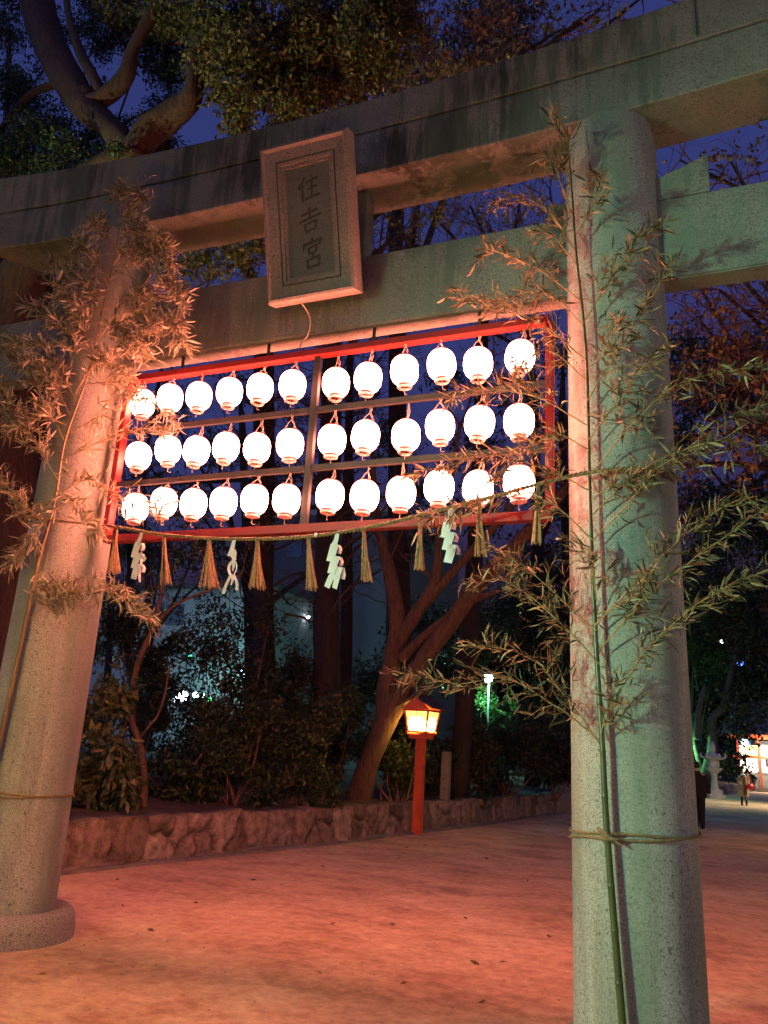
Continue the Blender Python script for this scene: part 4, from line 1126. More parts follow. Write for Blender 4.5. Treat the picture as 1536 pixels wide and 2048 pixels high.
evergreen('dark evergreen whose crown fills the right edge below the orange leaves', (8.5, 34, .0), cls(30, r_, [(1370, 690, 1.3), (1430, 720, 1.4), (1510, 700, 1.3), (1400, 800, 1.6), (1480, 790, 1.6), (1530, 850, 1.3), (1370, 880, 1.4), (1500, 990, 1.4), (1440, 1040, 1.6), (1390, 1000, 1.5), (1530, 1080, 1.4), (1360, 760, 1.2)]), 15000, .24, M['leaf_dark'], 202, .5)
evergreen('broad evergreen lower at the right edge with dim blue gaps', (9.5, 55, .0), cls(50, r_, [(1390, 1130, 2.4), (1450, 1180, 2.4), (1520, 1170, 2.2), (1500, 1260, 2.0), (1420, 1240, 2.0), (1530, 1330, 2.2), (1500, 1400, 2.0), (1480, 1460, 1.5), (1470, 1530, 1.2), (1440, 1080, 1.8), (1385, 1190, 1.6)]), 16000, .30, M['leaf_dark'], 203, .4)
evergreen('dark evergreen between the right pillar and the lantern rack', (-2.6, 27, .5), cls(27, r_, [(1120, 850, 1.2), (1110, 1000, 1.4), (1080, 1130, 1.6), (1000, 1230, 1.5), (1120, 1230, 1.6), (1040, 1300, 1.3), (940, 1300, 1.2), (1125, 720, 1.0), (880, 1330, 1.0)]), 12000, .2, M['leaf_dark'], 204, .35)
evergreen('background evergreen low behind the leaning tree', (-9, 26, .5), cls(26, r_, [(820, 1280, 1.2), (870, 1250, 1.3), (760, 1350, 1.2), (720, 1380, 1.0), (900, 1350, 1.0)]), 6000, .2, M['leaf_dark'], 205, .3)
evergreen('dark evergreen far behind the lanterns at the left', (-18, 22, .5), cls(22, r_, [(260, 1090, 1.4), (210, 1190, 1.5), (320, 1120, 1.2), (390, 1100, 1.2), (180, 1300, 1.4), (440, 1130, .9)]), 7000, .2, M['leaf_dark'], 206, .3)

evergreen('dark evergreen filling the sky behind the camphor limbs', (-16, 12, .5), cls(10, r_, [(20, 60, .9), (40, 180, 1.0), (100, 250, .9), (20, 300, 1.0), (120, 330, .9), (200, 320, .7), (330, 300, .7), (340, 200, .45), (300, 60, .9), (200, 40, .6), (360, 120, .7), (250, 10, .9), (60, 420, .9), (150, 200, .5), (90, 130, .5), (310, 260, .4), (180, 260, .4)]), 14000, .13, M['leaf_dark'], 208, .3)
evergreen('dark evergreen behind the lanterns, its crown showing between the rows', base_px(512, 24), cls(23, r_, [(330, 820, 1.5), (430, 900, 1.6), (380, 1000, 1.5), (480, 780, 1.2), (560, 960, 1.4), (300, 960, 1.4), (700, 1000, 1.3), (780, 880, 1.4), (860, 980, 1.4), (960, 900, 1.4), (1040, 780, 1.3), (720, 800, 1.1), (900, 760, 1.1), (820, 1080, 1.2), (960, 1040, 1.3), (600, 820, 1.0), (280, 1080, 1.3), (420, 1090, 1.0)]), 15000, .20, M['leaf_dark'], 209, .4)

# green lit tree at the right
y = 50
trx = [(px(y, (1408, 1560), (1425, 1500), (1424, 1440), (1448, 1412), (1462, 1350), (1480, 1280), (1500, 1230)), [.36, .30, .28, .24, .2, .15, .1]),
       (px(y, (1395, 1480), (1398, 1420), (1410, 1370)), [.26, .2, .12])]
bb = at(1408, 1572, y)
evergreen('crooked tree lit green from below beyond the stone lantern', (bb[0], y, .3), cls(52, r_, [(1390, 1290, 1.6), (1430, 1320, 1.6), (1400, 1380, 1.5), (1385, 1440, 1.2), (1440, 1370, 1.0), (1400, 1330, 1.4)]), 9000, .26, M['leaf_green'], 207, .2, 'bark_moss', extra=trx)

# tree with autumn leaves whose boughs reach over from the right
def autumn(label, base, start, targets, seed, nl, lsize, lm, y_sp=1.0, depth=4, L=.95):
    rg = np.random.RandomState(seed); polys = []; tips = []
    st = np.array(start, float)
    tg = Geo(); tg.tube([np.array(base, float), (np.array(base)+st)/2+np.array([.1, .1, 0]), st], [.26, .22, .17], 12, 6, rough=.14)
    for (u, v, yy) in targets:
        e = at(u, v, yy); mid = st*.45+e*.55+np.array([0, 0, .5])+rg.normal(size=3)*.3
        p, r = spline(np.array([st, mid, e]), np.array([.12, .055, .022]), 8)
        tg.tube(p, r, 7, 0, rough=.08)
        for i in range(6, len(p), 2):
            d = norm(p[i]-p[i-1])
            for _ in range(2):
                grow(rg, p[i], norm(d*.5+rg.normal(size=3)*.7+np.array([0, 0, .15])), L*(.6+.5*rg.rand()), .018, depth, polys, tips, .55, .05, .16, (1, 3), .0025)
    lp = []
    for q in polys:
        if q[2] <= 1: lp += [q[0][2], q[0][4], q[0][5]]
    lp = np.array(lp); pick = rg.choice(len(lp), min(nl, len(lp)), replace=False)
    # leaves hold on in bunches
    keep = np.array([mn.noise(Vector(lp[i]*.9)) > -.05 for i in pick]); pick = pick[keep]
    lp = lp[pick].repeat(2, 0)+rg.normal(size=(len(pick)*2, 3))*.04
    d = rg.normal(size=lp.shape)-np.array([0, 0, .8])
    tree('cherry_tree', label, base, tg.geo, M['bark_dark'], [(leaves(lp, d, lsize*(.7+.6*rg.rand(len(lp))), lsize*.55, .25, rg, 2), lm)], polytubes(polys), M['twig_red'])
autumn('nearly bare cherry tree with orange leaves reaching in at the right of the torii', (6.6, 9, 0), (6.0, 9, 5.5),
       [(1500, 620, 9), (1440, 580, 8), (1400, 640, 9.5), (1480, 720, 8), (1380, 760, 10), (1520, 770, 8.5), (1400, 460, 8), (1460, 320, 9), (1360, 320, 9), (1500, 420, 8.5), (1530, 560, 7), (1380, 540, 9), (1450, 860, 9), (1360, 930, 10)], 301, 2400, .125, M['leaf_autumn'])
autumn('autumn cherry tree with yellowed leaves above the middle of the lintel', base_px(632, 12.6), at(672, 500, 12.4),
       [(800, 170, 7), (880, 130, 7), (960, 120, 7.5), (1040, 80, 7), (1120, 60, 7), (1200, 20, 7.5), (860, 60, 6.5), (760, 220, 6.5), (1010, 20, 7), (930, 190, 7), (1290, -10, 7.5), (820, 20, 6), (1080, 130, 7.5), (1160, 40, 6.5)], 302, 6000, .135, M['leaf_autumn'])
autumn('bare tree with a few brown leaves seen between the two beams', base_px(915, 15.0), at(965, 640, 14.5),
       [(780, 470, 12), (860, 430, 12), (940, 410, 12), (1040, 400, 12.5), (1100, 380, 12), (820, 490, 13), (760, 420, 12), (980, 450, 13), (900, 600, 12), (1060, 700, 13), (1000, 560, 12.5)], 303, 1400, .13, M['leaf_autumn'], depth=4, L=1.3)
autumn('cherry tree with thin leaves behind the plaque and left beam gap', base_px(510, 13.0), at(535, 600, 12.8),
       [(600, 300, 8), (680, 220, 8), (720, 190, 7.5), (500, 520, 8.5), (420, 540, 8.5), (640, 180, 8)], 304, 900, .10, M['leaf_camphor'], depth=4)

# unseen trees around the viewer, added to shade out the sky light
def sky_shade_tree(label, base, h, r, seed, n=5200, off=(0, 0)):
    rg = np.random.RandomState(seed); b = np.array(base, float)
    cl = [(b[0]+off[0]+rg.normal()*r*.5, b[1]+off[1]+min(rg.normal(), 1.4)*r*.5, h+abs(rg.normal()), r*.55, r*.55, r*.25) for _ in range(14)]
    g = Geo().tube([b, b+np.array([.2, .1, h*.5]), b+np.array([0, .3, h])], [.5, .4, .2], 10, 6, rough=.12)
    for c in cl[:6]: g.tube([b+np.array([.1, .2, h*.55]), (b+np.array([0, 0, h])+np.array(c[:3]))/2, np.array(c[:3])], [.2, .12, .04], 6, 4)
    tree('grove_tree', label, b, g.geo, M['bark_dark'], [(crown(rg, cl, n, .55, .6, .3), M['leaf_dark'])], group='trees of the grove behind the viewer')
for i, (x, y, h, r) in enumerate([(-7, -9, 12, 5), (0, -15, 13, 6), (9, -10, 12, 6), (16, -4, 13, 5.5), (-17, -7, 13, 6), (5, -20, 12, 6), (19, 14, 13, 5), (-10, -17, 12, 6)]):
    sky_shade_tree(['tree of the grove behind the viewer on the left', 'tree of the grove straight behind the viewer', 'tree of the grove behind the viewer on the right', 'tree of the grove right of the torii', 'tree of the grove left of the torii', 'tree of the grove far behind the viewer', 'tree of the grove right of the path past the torii', 'tree of the grove far behind on the left'][i], (x, y, 0), h, r, 500+i)

sky_shade_tree('high tree of the grove arching over the viewer from the left', (-6.5, -12, 0), 15, 6, 520, off=(4, 7))
sky_shade_tree('high tree of the grove arching over the viewer from the right', (7.5, -11, 0), 15, 6, 521, off=(-2, 7))
sky_shade_tree('high tree of the grove just behind the viewer', (2, -14, 0), 14, 6, 522, off=(0, 5))

# distant wood closing the view
def far_wood():
    rg = np.random.RandomState(401); cl = []
    for x in np.arange(-75, 40, 4.0):
        yy = 105+rg.normal()*4; h = 7+5*rg.rand()
        cl.append((x, yy, h*.5, 3.4, 2.5, h*.5)); 
    for yy in np.arange(30, 100, 5):
        x = -16-.9*(yy-30)+rg.normal()*1.5
        if x > -70: cl.append((x, yy+6, 3.5, 3.0, 3.0, 3.4))
    for yy in np.arange(26, 100, 4):
        xw = np.interp(yy, WALL3[:, 1], WALL3[:, 0])-3.2
        cl.append((xw, yy, 2.0, 2.0, 2.2, 1.7+.5*rg.rand()))
    o = obj('distant_wood', crown(rg, cl, 26000, .5, .5, .2), M['leaf_dark'])
    tag(o, 'dark distant wood and undergrowth closing the view', 'wood', kind='stuff')
far_wood()
#@@BACK
# ================================================================== BACKGROUND BUILDINGS, LIGHTS, PEOPLE
def bldg():
    y = 34.0
    a = at(60, 1170, y); b_ = at(545, 1192, y)
    top = (a[2]+b_[2])/2
    root = thing('pale_building', 'pale low building lit teal by floodlights behind the shrubs', 'building', (a[0], y, 0))
    x0, x1 = a[0]-4, b_[0]
    obj('wall', Geo().box((x0, y, -.2), (x1, y+10, top)).geo, M['pale_wall'], root)
    obj('roof_edge', Geo().box((x0-.2, y-.25, top+.003), (x1+.2, y+10.2, top+.3)).geo, M['grey_wall'], root)
    for (u, v) in ((310, 1225), (350, 1230)):
        c = at(u, v, y); fr = obj('window', Geo().box((c[0]-.6, y-.06, c[2]-.6), (c[0]+.6, y-.002, c[2]+.6)).geo, M['glass_dark'], root)
    y2 = 40.0
    a2 = at(535, 1060, y2); b2_ = at(700, 1060, y2)
    r2 = thing('grey_building', 'taller grey building with a small dark window between the trunks', 'building', (a2[0], y2, 0))
    obj('wall', Geo().box((a2[0]-1, y2, -.2), (b2_[0]+3.5, y2+12, a2[2]+.8)).geo, M['grey_wall'], r2)
    obj('parapet', Geo().box((a2[0]-1.15, y2-.15, a2[2]+.803), (b2_[0]+3.65, y2+12.1, a2[2]+1.1)).geo, M['pale_wall'], r2)
    for (u, v) in ((590, 1100), (625, 1290), (600, 1210)):
        c = at(u, v, y2); obj('window', Geo().box((c[0]-.55, y2-.06, c[2]-.5), (c[0]+.55, y2-.002, c[2]+.5)).geo, M['glass_dark'], r2)
bldg()
def spot_lamp(u, v, y, label, color, estr, er, power, name='floodlight', group='distant lights seen through the trees', post=True, pcol=None, shift=(0, -.5, 0), gz=0):
    p = at(u, v, y)
    root = thing(name, label, 'light', (p[0], p[1], gz), group)
    bm = bmesh.new(); bmesh.ops.create_icosphere(bm, subdivisions=2, radius=er)
    bm.verts.ensure_lookup_table()
    for q in bm.verts: q.co = q.co+Vector(p)
    obj('bulb', bm, emit('lit_bulb', color, estr), root, smooth=True)
    if post:
        obj('pole', Geo().tube([(p[0], p[1]+.05, gz), (p[0], p[1]+.05, p[2]-er*.9)], .05, 8, 0).geo, M['metal_post'], root)
        obj('hood', Geo().lathe([(er*1.3, er*.75), (er*.9, er*1.2), (.02, er*1.5)], p, 12).geo, M['metal_post'], root)
    if power: lamp_light('glow', np.array(p)+np.array(shift), pcol or color, power, .15, root)
    return p
W_ = (.75, .85, 1.0)
spot_lamp(366, 1393, 27, 'brightest white floodlight glaring through the left shrubs', W_, 60, .24, 360, post=False, pcol=(.40, 1.0, .88), shift=(-1.5, 4.0, .8))
spot_lamp(352, 1400, 27.5, 'small white floodlight just left of the brightest one', W_, 40, .15, 0, post=False)
spot_lamp(391, 1390, 27, 'white light right of the brightest floodlight', (.6, .9, 1.0), 30, .13, 0, post=False)
spot_lamp(404, 1391, 27, 'tiny white light beside the green light', (.7, .9, 1.0), 30, .11, 0, post=False)
spot_lamp(416, 1400, 27, 'green light in the cluster behind the left shrubs', (.05, 1.0, .3), 10, .17, 0, post=False)
spot_lamp(380, 1313, 29, 'faint green strip light high among the shrub leaves', (.05, 1.0, .45), 3, .12, 0, post=False)
spot_lamp(487, 1344, 26, 'lone blue white light left of the dark trunks', (.25, .45, 1.0), 45, .24, 60, post=False)
spot_lamp(617, 1235, 38, 'small white light between the two dark trunks', (.8, .9, 1.0), 18, .10, 0, post=False)
spot_lamp(548, 1385, 30, 'faint teal light low between the shrubs', (.3, .9, 1.0), 4, .16, 0, post=False)
for i, (u, v, lb) in enumerate([(826, 1192, 'small white light left of the row behind the leaning tree'), (857, 1200, 'wide white light in the row behind the leaning tree'), (873, 1197, 'round white light in the row behind the leaning tree'), (921, 1198, 'white light right of the row, near the diagonal limb')]):
    spot_lamp(u, v, 60, lb, (.85, .92, 1.0), 14, .16, 0, post=False)
spot_lamp(977, 1357, 32, 'teal white lamp on a pole shining on foliage left of the right pillar', (.35, 1.0, .75), 60, .20, 420, name='street_lamp', pcol=(.3, 1.0, .6), shift=(0, -.3, -.5))
spot_lamp(1444, 1283, 62, 'white light high in the tree right of the right pillar', (.8, .9, 1.0), 14, .13, 0, post=False)
spot_lamp(1469, 1317, 60, 'bluish white light above the blue light at the right edge', (.5, .6, 1.0), 20, .2, 0, post=False)
spot_lamp(1480, 1326, 60, 'deep blue light at the right edge', (.06, .12, 1.0), 14, .22, 0, post=False)
spot_lamp(1398, 1555, 48.6, 'low green uplight hidden behind the person in black', (.2, 1.0, .35), 10, .1, 220, name='uplight', pcol=(.25, 1.0, .4), post=False, shift=(-.9, 1.5, 1.5))
# bush lit by the teal lamp
shrub('bush lit bright green by the teal lamp', 968, 1375, 1500, 80, 33.2, 3000, .2, M['leaf_green'], 160)
shrub('ivy covered trunk lit green right of the teal lamp', 1012, 1370, 1500, 40, 33.8, 1600, .2, M['leaf_green'], 161)

# stone lantern
def stone_lantern():
    b = atz(1431, 1597, 0); x, y = b[0], b[1]
    root = thing('stone_lantern', 'pale stone lantern with an upturned roof standing by the path', 'stone lantern', (x, y, 0))
    s = 1.0
    def hexl(name, prof, n=6, m=M['pale_stone']): return obj(name, Geo().lathe(prof, (x, y, 0), n).geo, m, root)
    hexl('base', [(0, .0), (.55, 0), (.55, .22), (.42, .24), (.42, .42), (.3, .5), (0, .5)])
    hexl('shaft', [(0, .5), (.22, .5), (.17, .75), (.16, 1.1), (.19, 1.35), (0, 1.35)], 12)
    hexl('platform', [(0, 1.352), (.2, 1.352), (.44, 1.58), (.46, 1.66), (.36, 1.68), (0, 1.68)])
    hexl('fire_box', [(0, 1.682), (.29, 1.682), (.31, 1.9), (.29, 2.1), (0, 2.1)])
    for a in range(3):
        g = Geo(); t = R(30+60*a-90); cx = x+.275*math.cos(t); cy = y+.275*math.sin(t)
    rf = hexl('roof', [(0, 2.102), (.36, 2.102), (.56, 2.16), (.60, 2.22), (.42, 2.30), (.25, 2.42), (.14, 2.52), (0, 2.53)])
    for k in range(6):
        g = Geo(); t = 2*math.pi*k/6; dx, dy = math.cos(t), math.sin(t)
        g.tube([(x+.48*dx, y+.48*dy, 2.22), (x+.60*dx, y+.60*dy, 2.25), (x+.68*dx, y+.68*dy, 2.33), (x+.66*dx, y+.66*dy, 2.42), (x+.60*dx, y+.60*dy, 2.42)], [.07, .065, .06, .05, .03], 6, 3)
        obj('upturned_corner', g.geo, M['pale_stone'], rf)
    hexl('finial', [(0, 2.532), (.12, 2.532), (.17, 2.62), (.13, 2.72), (.17, 2.80), (.12, 2.95), (.03, 3.12), (0, 3.14)], 12)
stone_lantern()

# shrine stall far down the path
def stall():
    y = 72.0
    L = at(1476, 1560, y); x0 = L[0]; x1 = x0+9; 
    root = thing('shrine_stall', 'brightly lit shrine stall with red woodwork under a big grey roof', 'stall', (x0, y, 0))
    obj('floor', Geo().box((x0, y, 0), (x1, y+5, .35)).geo, M['concrete'], root)
    lit = emit('lit_stall_wall', (1.0, .82, .62), 5.0)
    obj('back_wall', Geo().box((x0+.2, y+3.8, .36), (x1, y+4, 4.2)).geo, M['pale_wall'], root)
    for i in range(4):
        xx = x0+.25+i*1.65
        obj('lit_panel', Geo().box((xx, y+.35, 1.55), (xx+1.35, y+.38, 2.6)).geo, lit, root)
        obj('lit_panel', Geo().box((xx, y+.35, 2.85), (xx+1.35, y+.38, 3.75)).geo, lit, root)
        obj('post', Geo().box((xx-.2, y+.0, .352), (xx-.04, y+.2, 4.2)).geo, M['orange_red'], root)
        obj('counter', Geo().box((xx, y+.2, .352), (xx+1.4, y+.6, 1.25)).geo, M['pale_wall'], root)
        obj('curtain', Geo().box((xx+.3, y+.28, 2.0), (xx+.5, y+.33, 2.62)).geo, M['navy_cloth'], root)
    obj('beam', Geo().box((x0-.6, y-.1, 4.202), (x1, y+.25, 4.55)).geo, M['orange_red'], root)
    obj('beam', Geo().box((x0-.3, y+.05, 2.65), (x1, y+.2, 2.82)).geo, M['orange_red'], root)
    # roof: curved slope
    V = []; F = []
    for i in range(9):
        t = i/8; yy = y-1.6+t*4.6; zz = 4.5+2.9*(t**1.5)
        xl = x0-1.6+t*1.9
        V += [(xl, yy, zz), (x1, yy, zz), (xl, yy, zz+.22), (x1, yy, zz+.22)]
    for i in range(8):
        a = i*4; F += [[a, a+1, a+5, a+4], [a+2, a+6, a+7, a+3], [a, a+4, a+6, a+2], [a+1, a+3, a+7, a+5]]
    F += [[0, 2, 3, 1]]
    obj('roof', (V, F), M['shrine_roof'], root)
    g = Geo()
    for i in range(12):
        xx = x0-1.2+i*.75; g.box((xx, y-1.5, 4.36), (xx+.14, y+.9, 4.5))
    obj('rafters', g.geo, M['orange_red'], root)
    lamp_light('stall_glow', (x0+2.5, y-1.2, 3.4), (1, .8, .55), 500, .3, root)
    # hanging square lantern at its corner
    c = at(1502, 1500, y-1.4); r2 = thing('hanging_lantern', 'square lit lantern with dark roof hanging at the front of the stall', 'lantern', (c[0], c[1], c[2]-.5))
    obj('lit_box', Geo().lathe([(0, -.42), (.42, -.42), (.55, .35), (0, .35)], c, 4).geo, emit('lit_box_paper', (1, .62, .2), 5), r2)
    obj('frame', Geo().lathe([(.50, -.5), (.50, -.42), (.38, -.42), (.38, -.5)], c, 4).geo, M['orange_red'], r2)
    obj('roof', Geo().lathe([(0, .36), (.85, .36), (.8, .42), (.3, .75), (.15, .9), (0, .9)], c, 4).geo, M['roof_tile'], r2)
    obj('hook', Geo().tube([(c[0], c[1], c[2]+.88), (c[0], c[1], c[2]+1.7)], .03, 6).geo, M['metal_post'], r2)
stall()
spot_lamp(1489, 1484, 70, 'blue white lamp at the stall roof corner', (.25, .45, 1.0), 30, .26, 0)
# lamp standing outside the right edge that lights the path by the woman
def path_light_far():
    path_lamp((8.2, 43.0, 0), R(20), 'lit vermilion lamp post further along the right side of the path', None)
path_light_far()

# people
def person(label, base, facing, parts, pose, H=1.6):
    pass
def skin_body(name, joints, edges, m, parent, sub=2):
    me = bpy.data.meshes.new(name); b0 = BASE[parent]
    me.from_pydata([tuple(np.array(j[:3])) for j in joints], edges, [])
    o = bpy.data.objects.new(name, me); COL.objects.link(o)
    md = o.modifiers.new('skin', 'SKIN'); md.use_smooth_shade = True
    for v, j in zip(me.skin_vertices[0].data, joints): v.radius = (j[3], j[4] if len(j) > 4 else j[3])
    me.skin_vertices[0].data[0].use_root = True
    s = o.modifiers.new('sub', 'SUBSURF'); s.levels = sub; s.render_levels = sub
    dg = bpy.context.evaluated_depsgraph_get(); dg.update()
    nm = bpy.data.meshes.new_from_object(o.evaluated_get(dg)); o.modifiers.clear(); o.data = nm
    nm.materials.clear(); nm.materials.append(m)
    for q in nm.polygons: q.use_smooth = True
    o.parent = parent; BASE[o] = b0
    return o
def lo(name, geo, m, parent, smooth=True):
    "local-coordinate part"
    v, f = geo; return obj(name, (np.array(v)+BASE[parent], f), m, parent, smooth=smooth)
def ell(c, r, n=16, k=10):
    return Geo().lathe([(max(1e-4, math.sin(math.pi*i/k)), -math.cos(math.pi*i/k)) for i in range(k+1)], (0, 0, 0), n), c, r
def ellip(c, r, n=18, k=12):
    g = Geo().lathe([(max(1e-4, math.sin(math.pi*i/k)), -math.cos(math.pi*i/k)) for i in range(k+1)], (0, 0, 0), n)
    return (np.array(g.v)*np.array(r)+np.array(c), g.f)
def robe(rings, n=20):
    "rings: (z, cx, cy, rx, ry)"
    V = []; F = []
    for z, cx, cy, rx, ry in rings:
        for j in range(n):
            a = 2*math.pi*j/n; V.append((cx+rx*math.cos(a)*(1+.03*math.sin(5*a)), cy+ry*math.sin(a), z))
    for i in range(len(rings)-1):
        for j in range(n): F.append([i*n+j, i*n+(j+1) % n, (i+1)*n+(j+1) % n, (i+1)*n+j])
    return V, F
def body(root, H, m, arms, step=.06, tilt=0):
    k = H/1.7
    J = [(0, 0, .93, .13, .10), (0, 0, 1.12, .12, .095), (0, 0, 1.33, .15, .10), (0, 0, 1.45, .06, .055), (0, -.01, 1.53, .052, .052), (0, -.015+tilt, 1.60, .078, .085), (0, -.01+tilt, 1.67, .065, .075),
         (-.09, 0, .86, .085, .085), (-.095, step*.5, .48, .058, .058), (-.1, step, .09, .038, .038), (-.1, step-.12, .04, .036, .03),
         (.09, 0, .86, .085, .085), (.095, -step*.5, .48, .058, .058), (.1, -step, .09, .038, .038), (.1, -step-.12, .04, .036, .03),
         (-.19, 0, 1.40, .055, .055), arms[0][0]+(.042, .042), arms[0][1]+(.03, .03), arms[0][2]+(.03, .018),
         (.19, 0, 1.40, .055, .055), arms[1][0]+(.042, .042), arms[1][1]+(.03, .03), arms[1][2]+(.03, .018)]
    E_ = [(0, 1), (1, 2), (2, 3), (3, 4), (4, 5), (5, 6), (0, 7), (7, 8), (8, 9), (9, 10), (0, 11), (11, 12), (12, 13), (13, 14), (2, 15), (15, 16), (16, 17), (17, 18), (2, 19), (19, 20), (20, 21), (21, 22)]
    J = [(j[0]*k, j[1]*k, j[2]*k, j[3]*k, j[4]*k) for j in J]
    return skin_body('body', J, E_, m, root)
def hand(root, c, d, m, s=1.0):
    g = Geo(); c = np.array(c); d = norm(np.array(d)); side = norm(np.cross(d, [0, 1, .2]))
    g.tube([c, c+d*.09*s], [.03*s, .036*s], 8, 2)
    for q, l in ((-.03, .07), (-.01, .085), (.01, .08), (.03, .06)):
        g.tube([c+d*.085*s+side*q*s, c+d*(.085+l*.5)*s+side*q*1.1*s, c+d*(.085+l*.85)*s+side*q*s+np.array([0, -.02*s, 0])], [.009*s, .0085*s, .006*s], 6, 2)
    g.tube([c+d*.03*s+side*.03*s, c+d*.06*s+side*.06*s, c+d*.09*s+side*.068*s], [.011*s, .01*s, .007*s], 6, 2)
    lo('hand', g.geo, m, root)

# woman in a tan coat looking up, red bag on her shoulder
b = atz(1489, 1611, 0)
root = thing('person', 'person in a long tan coat with a bright red shoulder bag looking up', 'person', (b[0], b[1], 0))
A = [[(-.25, -.02, 1.15), (-.2, -.16, 1.02), (-.14, -.22, 1.0)], [(.26, .0, 1.15), (.22, -.1, 1.05), (.2, -.18, 1.1)]]
body(root, 1.62, M['skin'], A, .05, .03)
lo('dress', robe([(.50, 0, -.02, .17, .14), (.8, 0, -.02, .165, .135), (1.05, 0, -.02, .15, .12), (1.32, 0, -.02, .17, .115), (1.40, 0, 0, .07, .07)]), M['brown_cloth'], root)
lo('coat', ([q for q in robe([(.42, 0, .02, .27, .19), (.7, 0, .02, .25, .18), (1.0, 0, .01, .225, .16), (1.25, 0, .01, .225, .14), (1.36, 0, .01, .17, .12), (1.42, 0, .01, .09, .085)])[0]],
    [f for i, f in enumerate(robe([(0, 0, 0, 1, 1)]*6)[1]) if (i % 20) not in (14, 15)]), M['coat'], root)
for sg in (-1, 1):
    q = A[0 if sg < 0 else 1]
    lo('sleeve', Geo().tube([(sg*.17, 0, 1.33), tuple(np.array(q[0])*.95), tuple(np.array(q[1])*.955)], [.075, .072, .062], 10, 4).geo, M['coat'], root)
lo('scarf', ellip((0, -.02, 1.41), (.12, .11, .06)), M['scarf'], root)
hd = (0, .012, 1.52)
lo('hair', ellip((0, .045, 1.555), (.088, .085, .10)), M['hair'], root)
lo('boots', (lambda g: g.geo)(Geo().tube([(-.095, .045, 0), (-.092, .03, .25), (-.088, .01, .40)], [.05, .05, .058], 10, 3).tube([(.095, -.045, 0), (.092, -.03, .25), (.088, -.01, .40)], [.05, .05, .058], 10, 3)), M['black_cloth'], root)
root.rotation_euler = (0, 0, R(25))
p = np.array(b)+np.array([.30, -.12, 0])
t = thing('shoulder_bag', 'bright red shoulder bag carried by the person in the tan coat', 'bag', (p[0], p[1], .75))
lo('pouch', Geo().box((-.18, -.08, 0), (.18, .08, .27), .06).geo, M['bag_red'], t)
lo('strap', Geo().tube([(-.10, 0, .26), (-.12, .02, .50), (-.08, .05, .62), (0, .06, .56), (.06, .02, .36), (.10, 0, .26)], .014, 6, 5).geo, M['bag_red'], t)

# person in black behind the right pillar
b = atz(1399, 1657, 0)
root = thing('person', 'person in black coat and trousers mostly hidden behind the right pillar', 'person', (b[0], b[1], 0))
A = [[(-.26, -.02, 1.15), (-.27, -.05, .92), (-.27, -.07, .83)], [(.27, .02, 1.15), (.30, -.03, .92), (.29, -.05, .83)]]
body(root, 1.74, M['skin'], A, .12)
k = 1.74/1.7
lo('coat', robe([(.80*k, 0, 0, .235, .17), (1.0*k, 0, 0, .24, .17), (1.2*k, 0, 0, .235, .155), (1.36*k, 0, 0, .21, .135), (1.44*k, 0, 0, .12, .10), (1.49*k, 0, 0, .075, .075)]), M['black_cloth'], root)
for sg, q in ((-1, A[0]), (1, A[1])):
    lo('sleeve', Geo().tube([(sg*.18*k, 0, 1.38*k), tuple(np.array(q[0])*k), tuple(np.array(q[1])*k)], [.085, .075, .06], 10, 4).geo, M['black_cloth'], root)
    st = .12*(1 if sg < 0 else -1)
    lo('trouser_leg', Geo().tube([(sg*.09*k, 0, .9*k), (sg*.095*k, st*.5, .48*k), (sg*.1*k, st, .06)], [.115, .088, .07], 10, 4).geo, M['black_cloth'], root)
    lo('shoe', ellip((sg*.1*k, st-.06, .04), (.05, .14, .045)), M['black_cloth'], root)
lo('hair', ellip((0, .01, 1.645*k), (.092, .10, .095)), M['hair'], root)
root.rotation_euler = (0, 0, R(170))

# person in a dark kimono by the stall, and a dark-clothed one beside a post
def robed(u, v, label, m, H=1.6, rz=0, hakama=True):
    b = atz(u, v, 0); root = thing('person', label, 'person', (b[0], b[1], 0))
    A = [[(-.27, -.08, 1.14), (-.16, -.26, 1.08), (-.06, -.3, 1.09)], [(.27, -.08, 1.14), (.16, -.26, 1.08), (.06, -.3, 1.09)]]
    body(root, H, M['skin'], A, .02); k = H/1.7
    lo('robe', robe([(.16, 0, 0, .24, .19), (.5, 0, 0, .22, .17), (.95*k, 0, 0, .19, .14), (1.2*k, 0, 0, .2, .14), (1.37*k, 0, 0, .19, .125), (1.45*k, 0, 0, .08, .075)]), m, root)
    for sg, q in ((-1, A[0]), (1, A[1])):
        lo('sleeve', Geo().tube([(sg*.17, 0, 1.35*k), tuple(np.array(q[0])*k), tuple(np.array(q[1])*k)], [.09, .10, .12], 10, 4).geo, m, root)
    lo('hair', ellip((0, .015, 1.64*k), (.088, .095, .09)), M['hair'], root)
    lo('socks', Geo().tube([(-.1, .0, .02), (-.1, 0, .2)], [.05, .045], 8).tube([(.1, .0, .02), (.1, 0, .2)], [.05, .045], 8).geo, M['paper'], root)
    root.rotation_euler = (0, 0, rz); return root
robed(1524, 1581, 'person in a dark navy kimono standing in front of the lit stall', M['navy_cloth'], 1.62, R(-70))
robed(1506, 1583, 'person in black standing beside the white post left of the stall', M['black_cloth'], 1.66, R(120))
b = atz(1510.5, 1583, 0)
tag(obj('white_post', Geo().box((b[0]-.09, b[1]-.09, 0), (b[0]+.09, b[1]+.09, 1.9), .01).geo, M['pale_wall'], base=(b[0], b[1], 0)), 'slim white post in front of the lit stall', 'post')
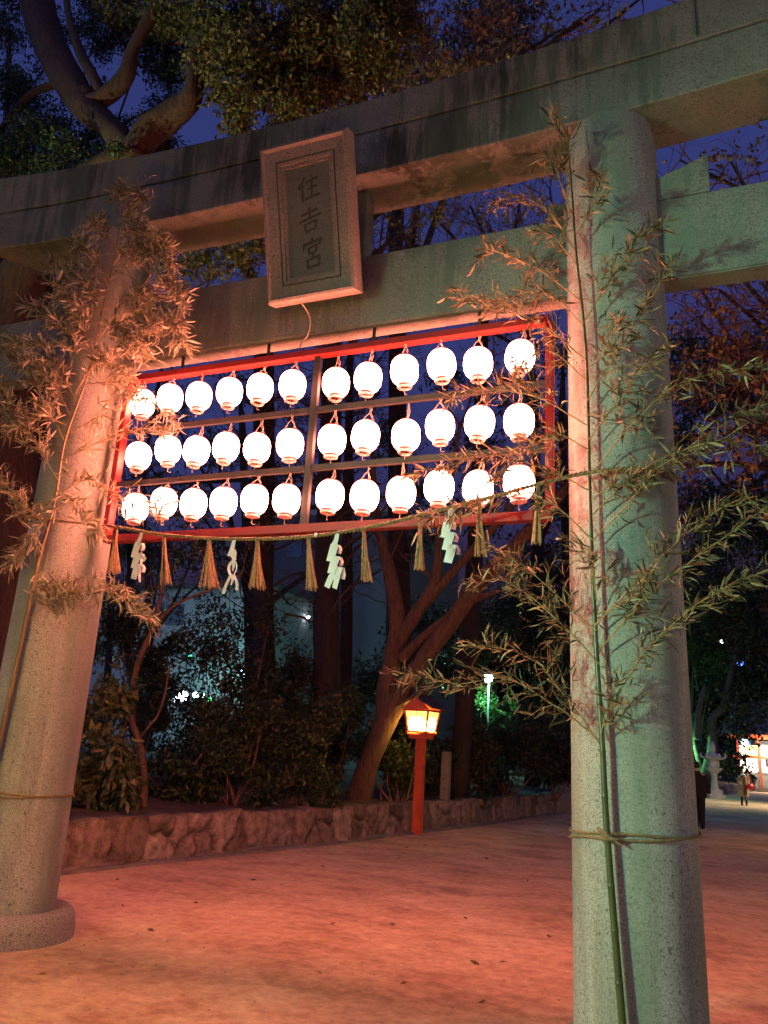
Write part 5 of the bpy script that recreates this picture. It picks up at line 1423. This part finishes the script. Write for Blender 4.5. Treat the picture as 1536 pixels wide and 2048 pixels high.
#@@LIGHT
# ================================================================== LIGHT
def street_lamp(label, loc, h, color, power, arm, rad=.12, aim=None, size=75):
    x, y = loc
    root = thing('street_lamp', label, 'street lamp', (x, y, 0), 'street lamps around the torii')
    obj('pole', Geo().tube([(x, y, 0), (x, y, h-.5), (x+arm[0]*.4, y+arm[1]*.4, h+.05), (x+arm[0], y+arm[1], h+.1)], [.07, .055, .045, .04], 10, 5).geo, M['metal_post'], root)
    c = np.array((x+arm[0], y+arm[1], h)); d = norm(np.array(aim, float)-c)
    g = Geo().tube([c-d*.25, c-d*.22, c-d*.1, c+d*.04], [.05, .11, .17, .2], 20, 0)
    obj('reflector', g.geo, M['metal_post'], root)
    obj('lens', Geo().tube([c+d*.041, c+d*.05], [.18, .17], 20, 0).geo, emit('lit_lens', color, 8), root)
    l = bpy.data.lights.new('beam', 'SPOT'); l.color = color; l.energy = power; l.spot_size = R(size); l.spot_blend = 1.0; l.shadow_soft_size = rad*.6
    o = bpy.data.objects.new('beam', l); COL.objects.link(o); o.parent = root
    o.location = Vector(c+d*.08-BASE[root]); o.rotation_euler = Vector(d).to_track_quat('-Z', 'Y').to_euler()
street_lamp('tall mercury street lamp behind the viewer on the left', (-4.2, -8.6), 3.6, (.42, 1.0, .62), 2700, (.5, .6), .4, (4.9, 0, 2.3), 60)
street_lamp('warm white street lamp at the right of the torii', (10.5, -3.5), 3.4, (1.0, .80, .58), 260, (-.6, .2), .14, (2.8, 0, 4.5), 90)
path_lamp((-1.5, -4.2, 0), R(-60), 'lit vermilion lamp post in front of the torii left of the viewer', None, M['pane_near'])  # added lamp out of view, brightens the foreground
path_lamp((6.6, 5.0, 0), R(-97), 'lit vermilion lamp post right of the torii beyond the view', None, M['pane_bright'])  # extra lamp out of view that warms the bluish path
path_lamp((5.6, 16.5, 0), R(-97), 'lit vermilion lamp post on the right path edge beyond the torii', None, M['pane_bright'])  # another added unseen lamp, warms the ground farther along
street_lamp('greenish street lamp left of the torii outside the view', (-10.5, -1.2), 5.0, (.85, 1.0, .50), 2400, (.5, .2), .15, (-2.8, 3.4, 13.5), 74)  # added out of view, aimed up to light the camphor leaves
street_lamp('warm street lamp lighting the far end of the path', (9.5, 41.0), 6.0, (1.0, .85, .55), 2600, (-1.5, 0), .15, (4.0, 40.5, 0), 110)

w = bpy.data.worlds.new('World'); sc.world = w; w.use_nodes = True
nt = w.node_tree; bg = nt.nodes['Background']
sky = nt.nodes.new('ShaderNodeTexSky'); sky.sky_type = 'NISHITA'; sky.sun_disc = False
sky.sun_elevation = R(-4.0); sky.sun_rotation = R(200); sky.air_density = 1.0; sky.dust_density = .5; sky.ozone_density = 3.0
nt.links.new(sky.outputs[0], bg.inputs[0]); bg.inputs[1].default_value = 7.0

sc.view_settings.view_transform = 'Standard'; sc.view_settings.look = 'None'
sc.view_settings.exposure = 0.4; sc.view_settings.gamma = 1
sc.cycles.max_bounces = 5; sc.cycles.diffuse_bounces = 3; sc.cycles.glossy_bounces = 2; sc.cycles.transmission_bounces = 3; sc.cycles.transparent_max_bounces = 4
sc.cycles.sample_clamp_indirect = 4.0
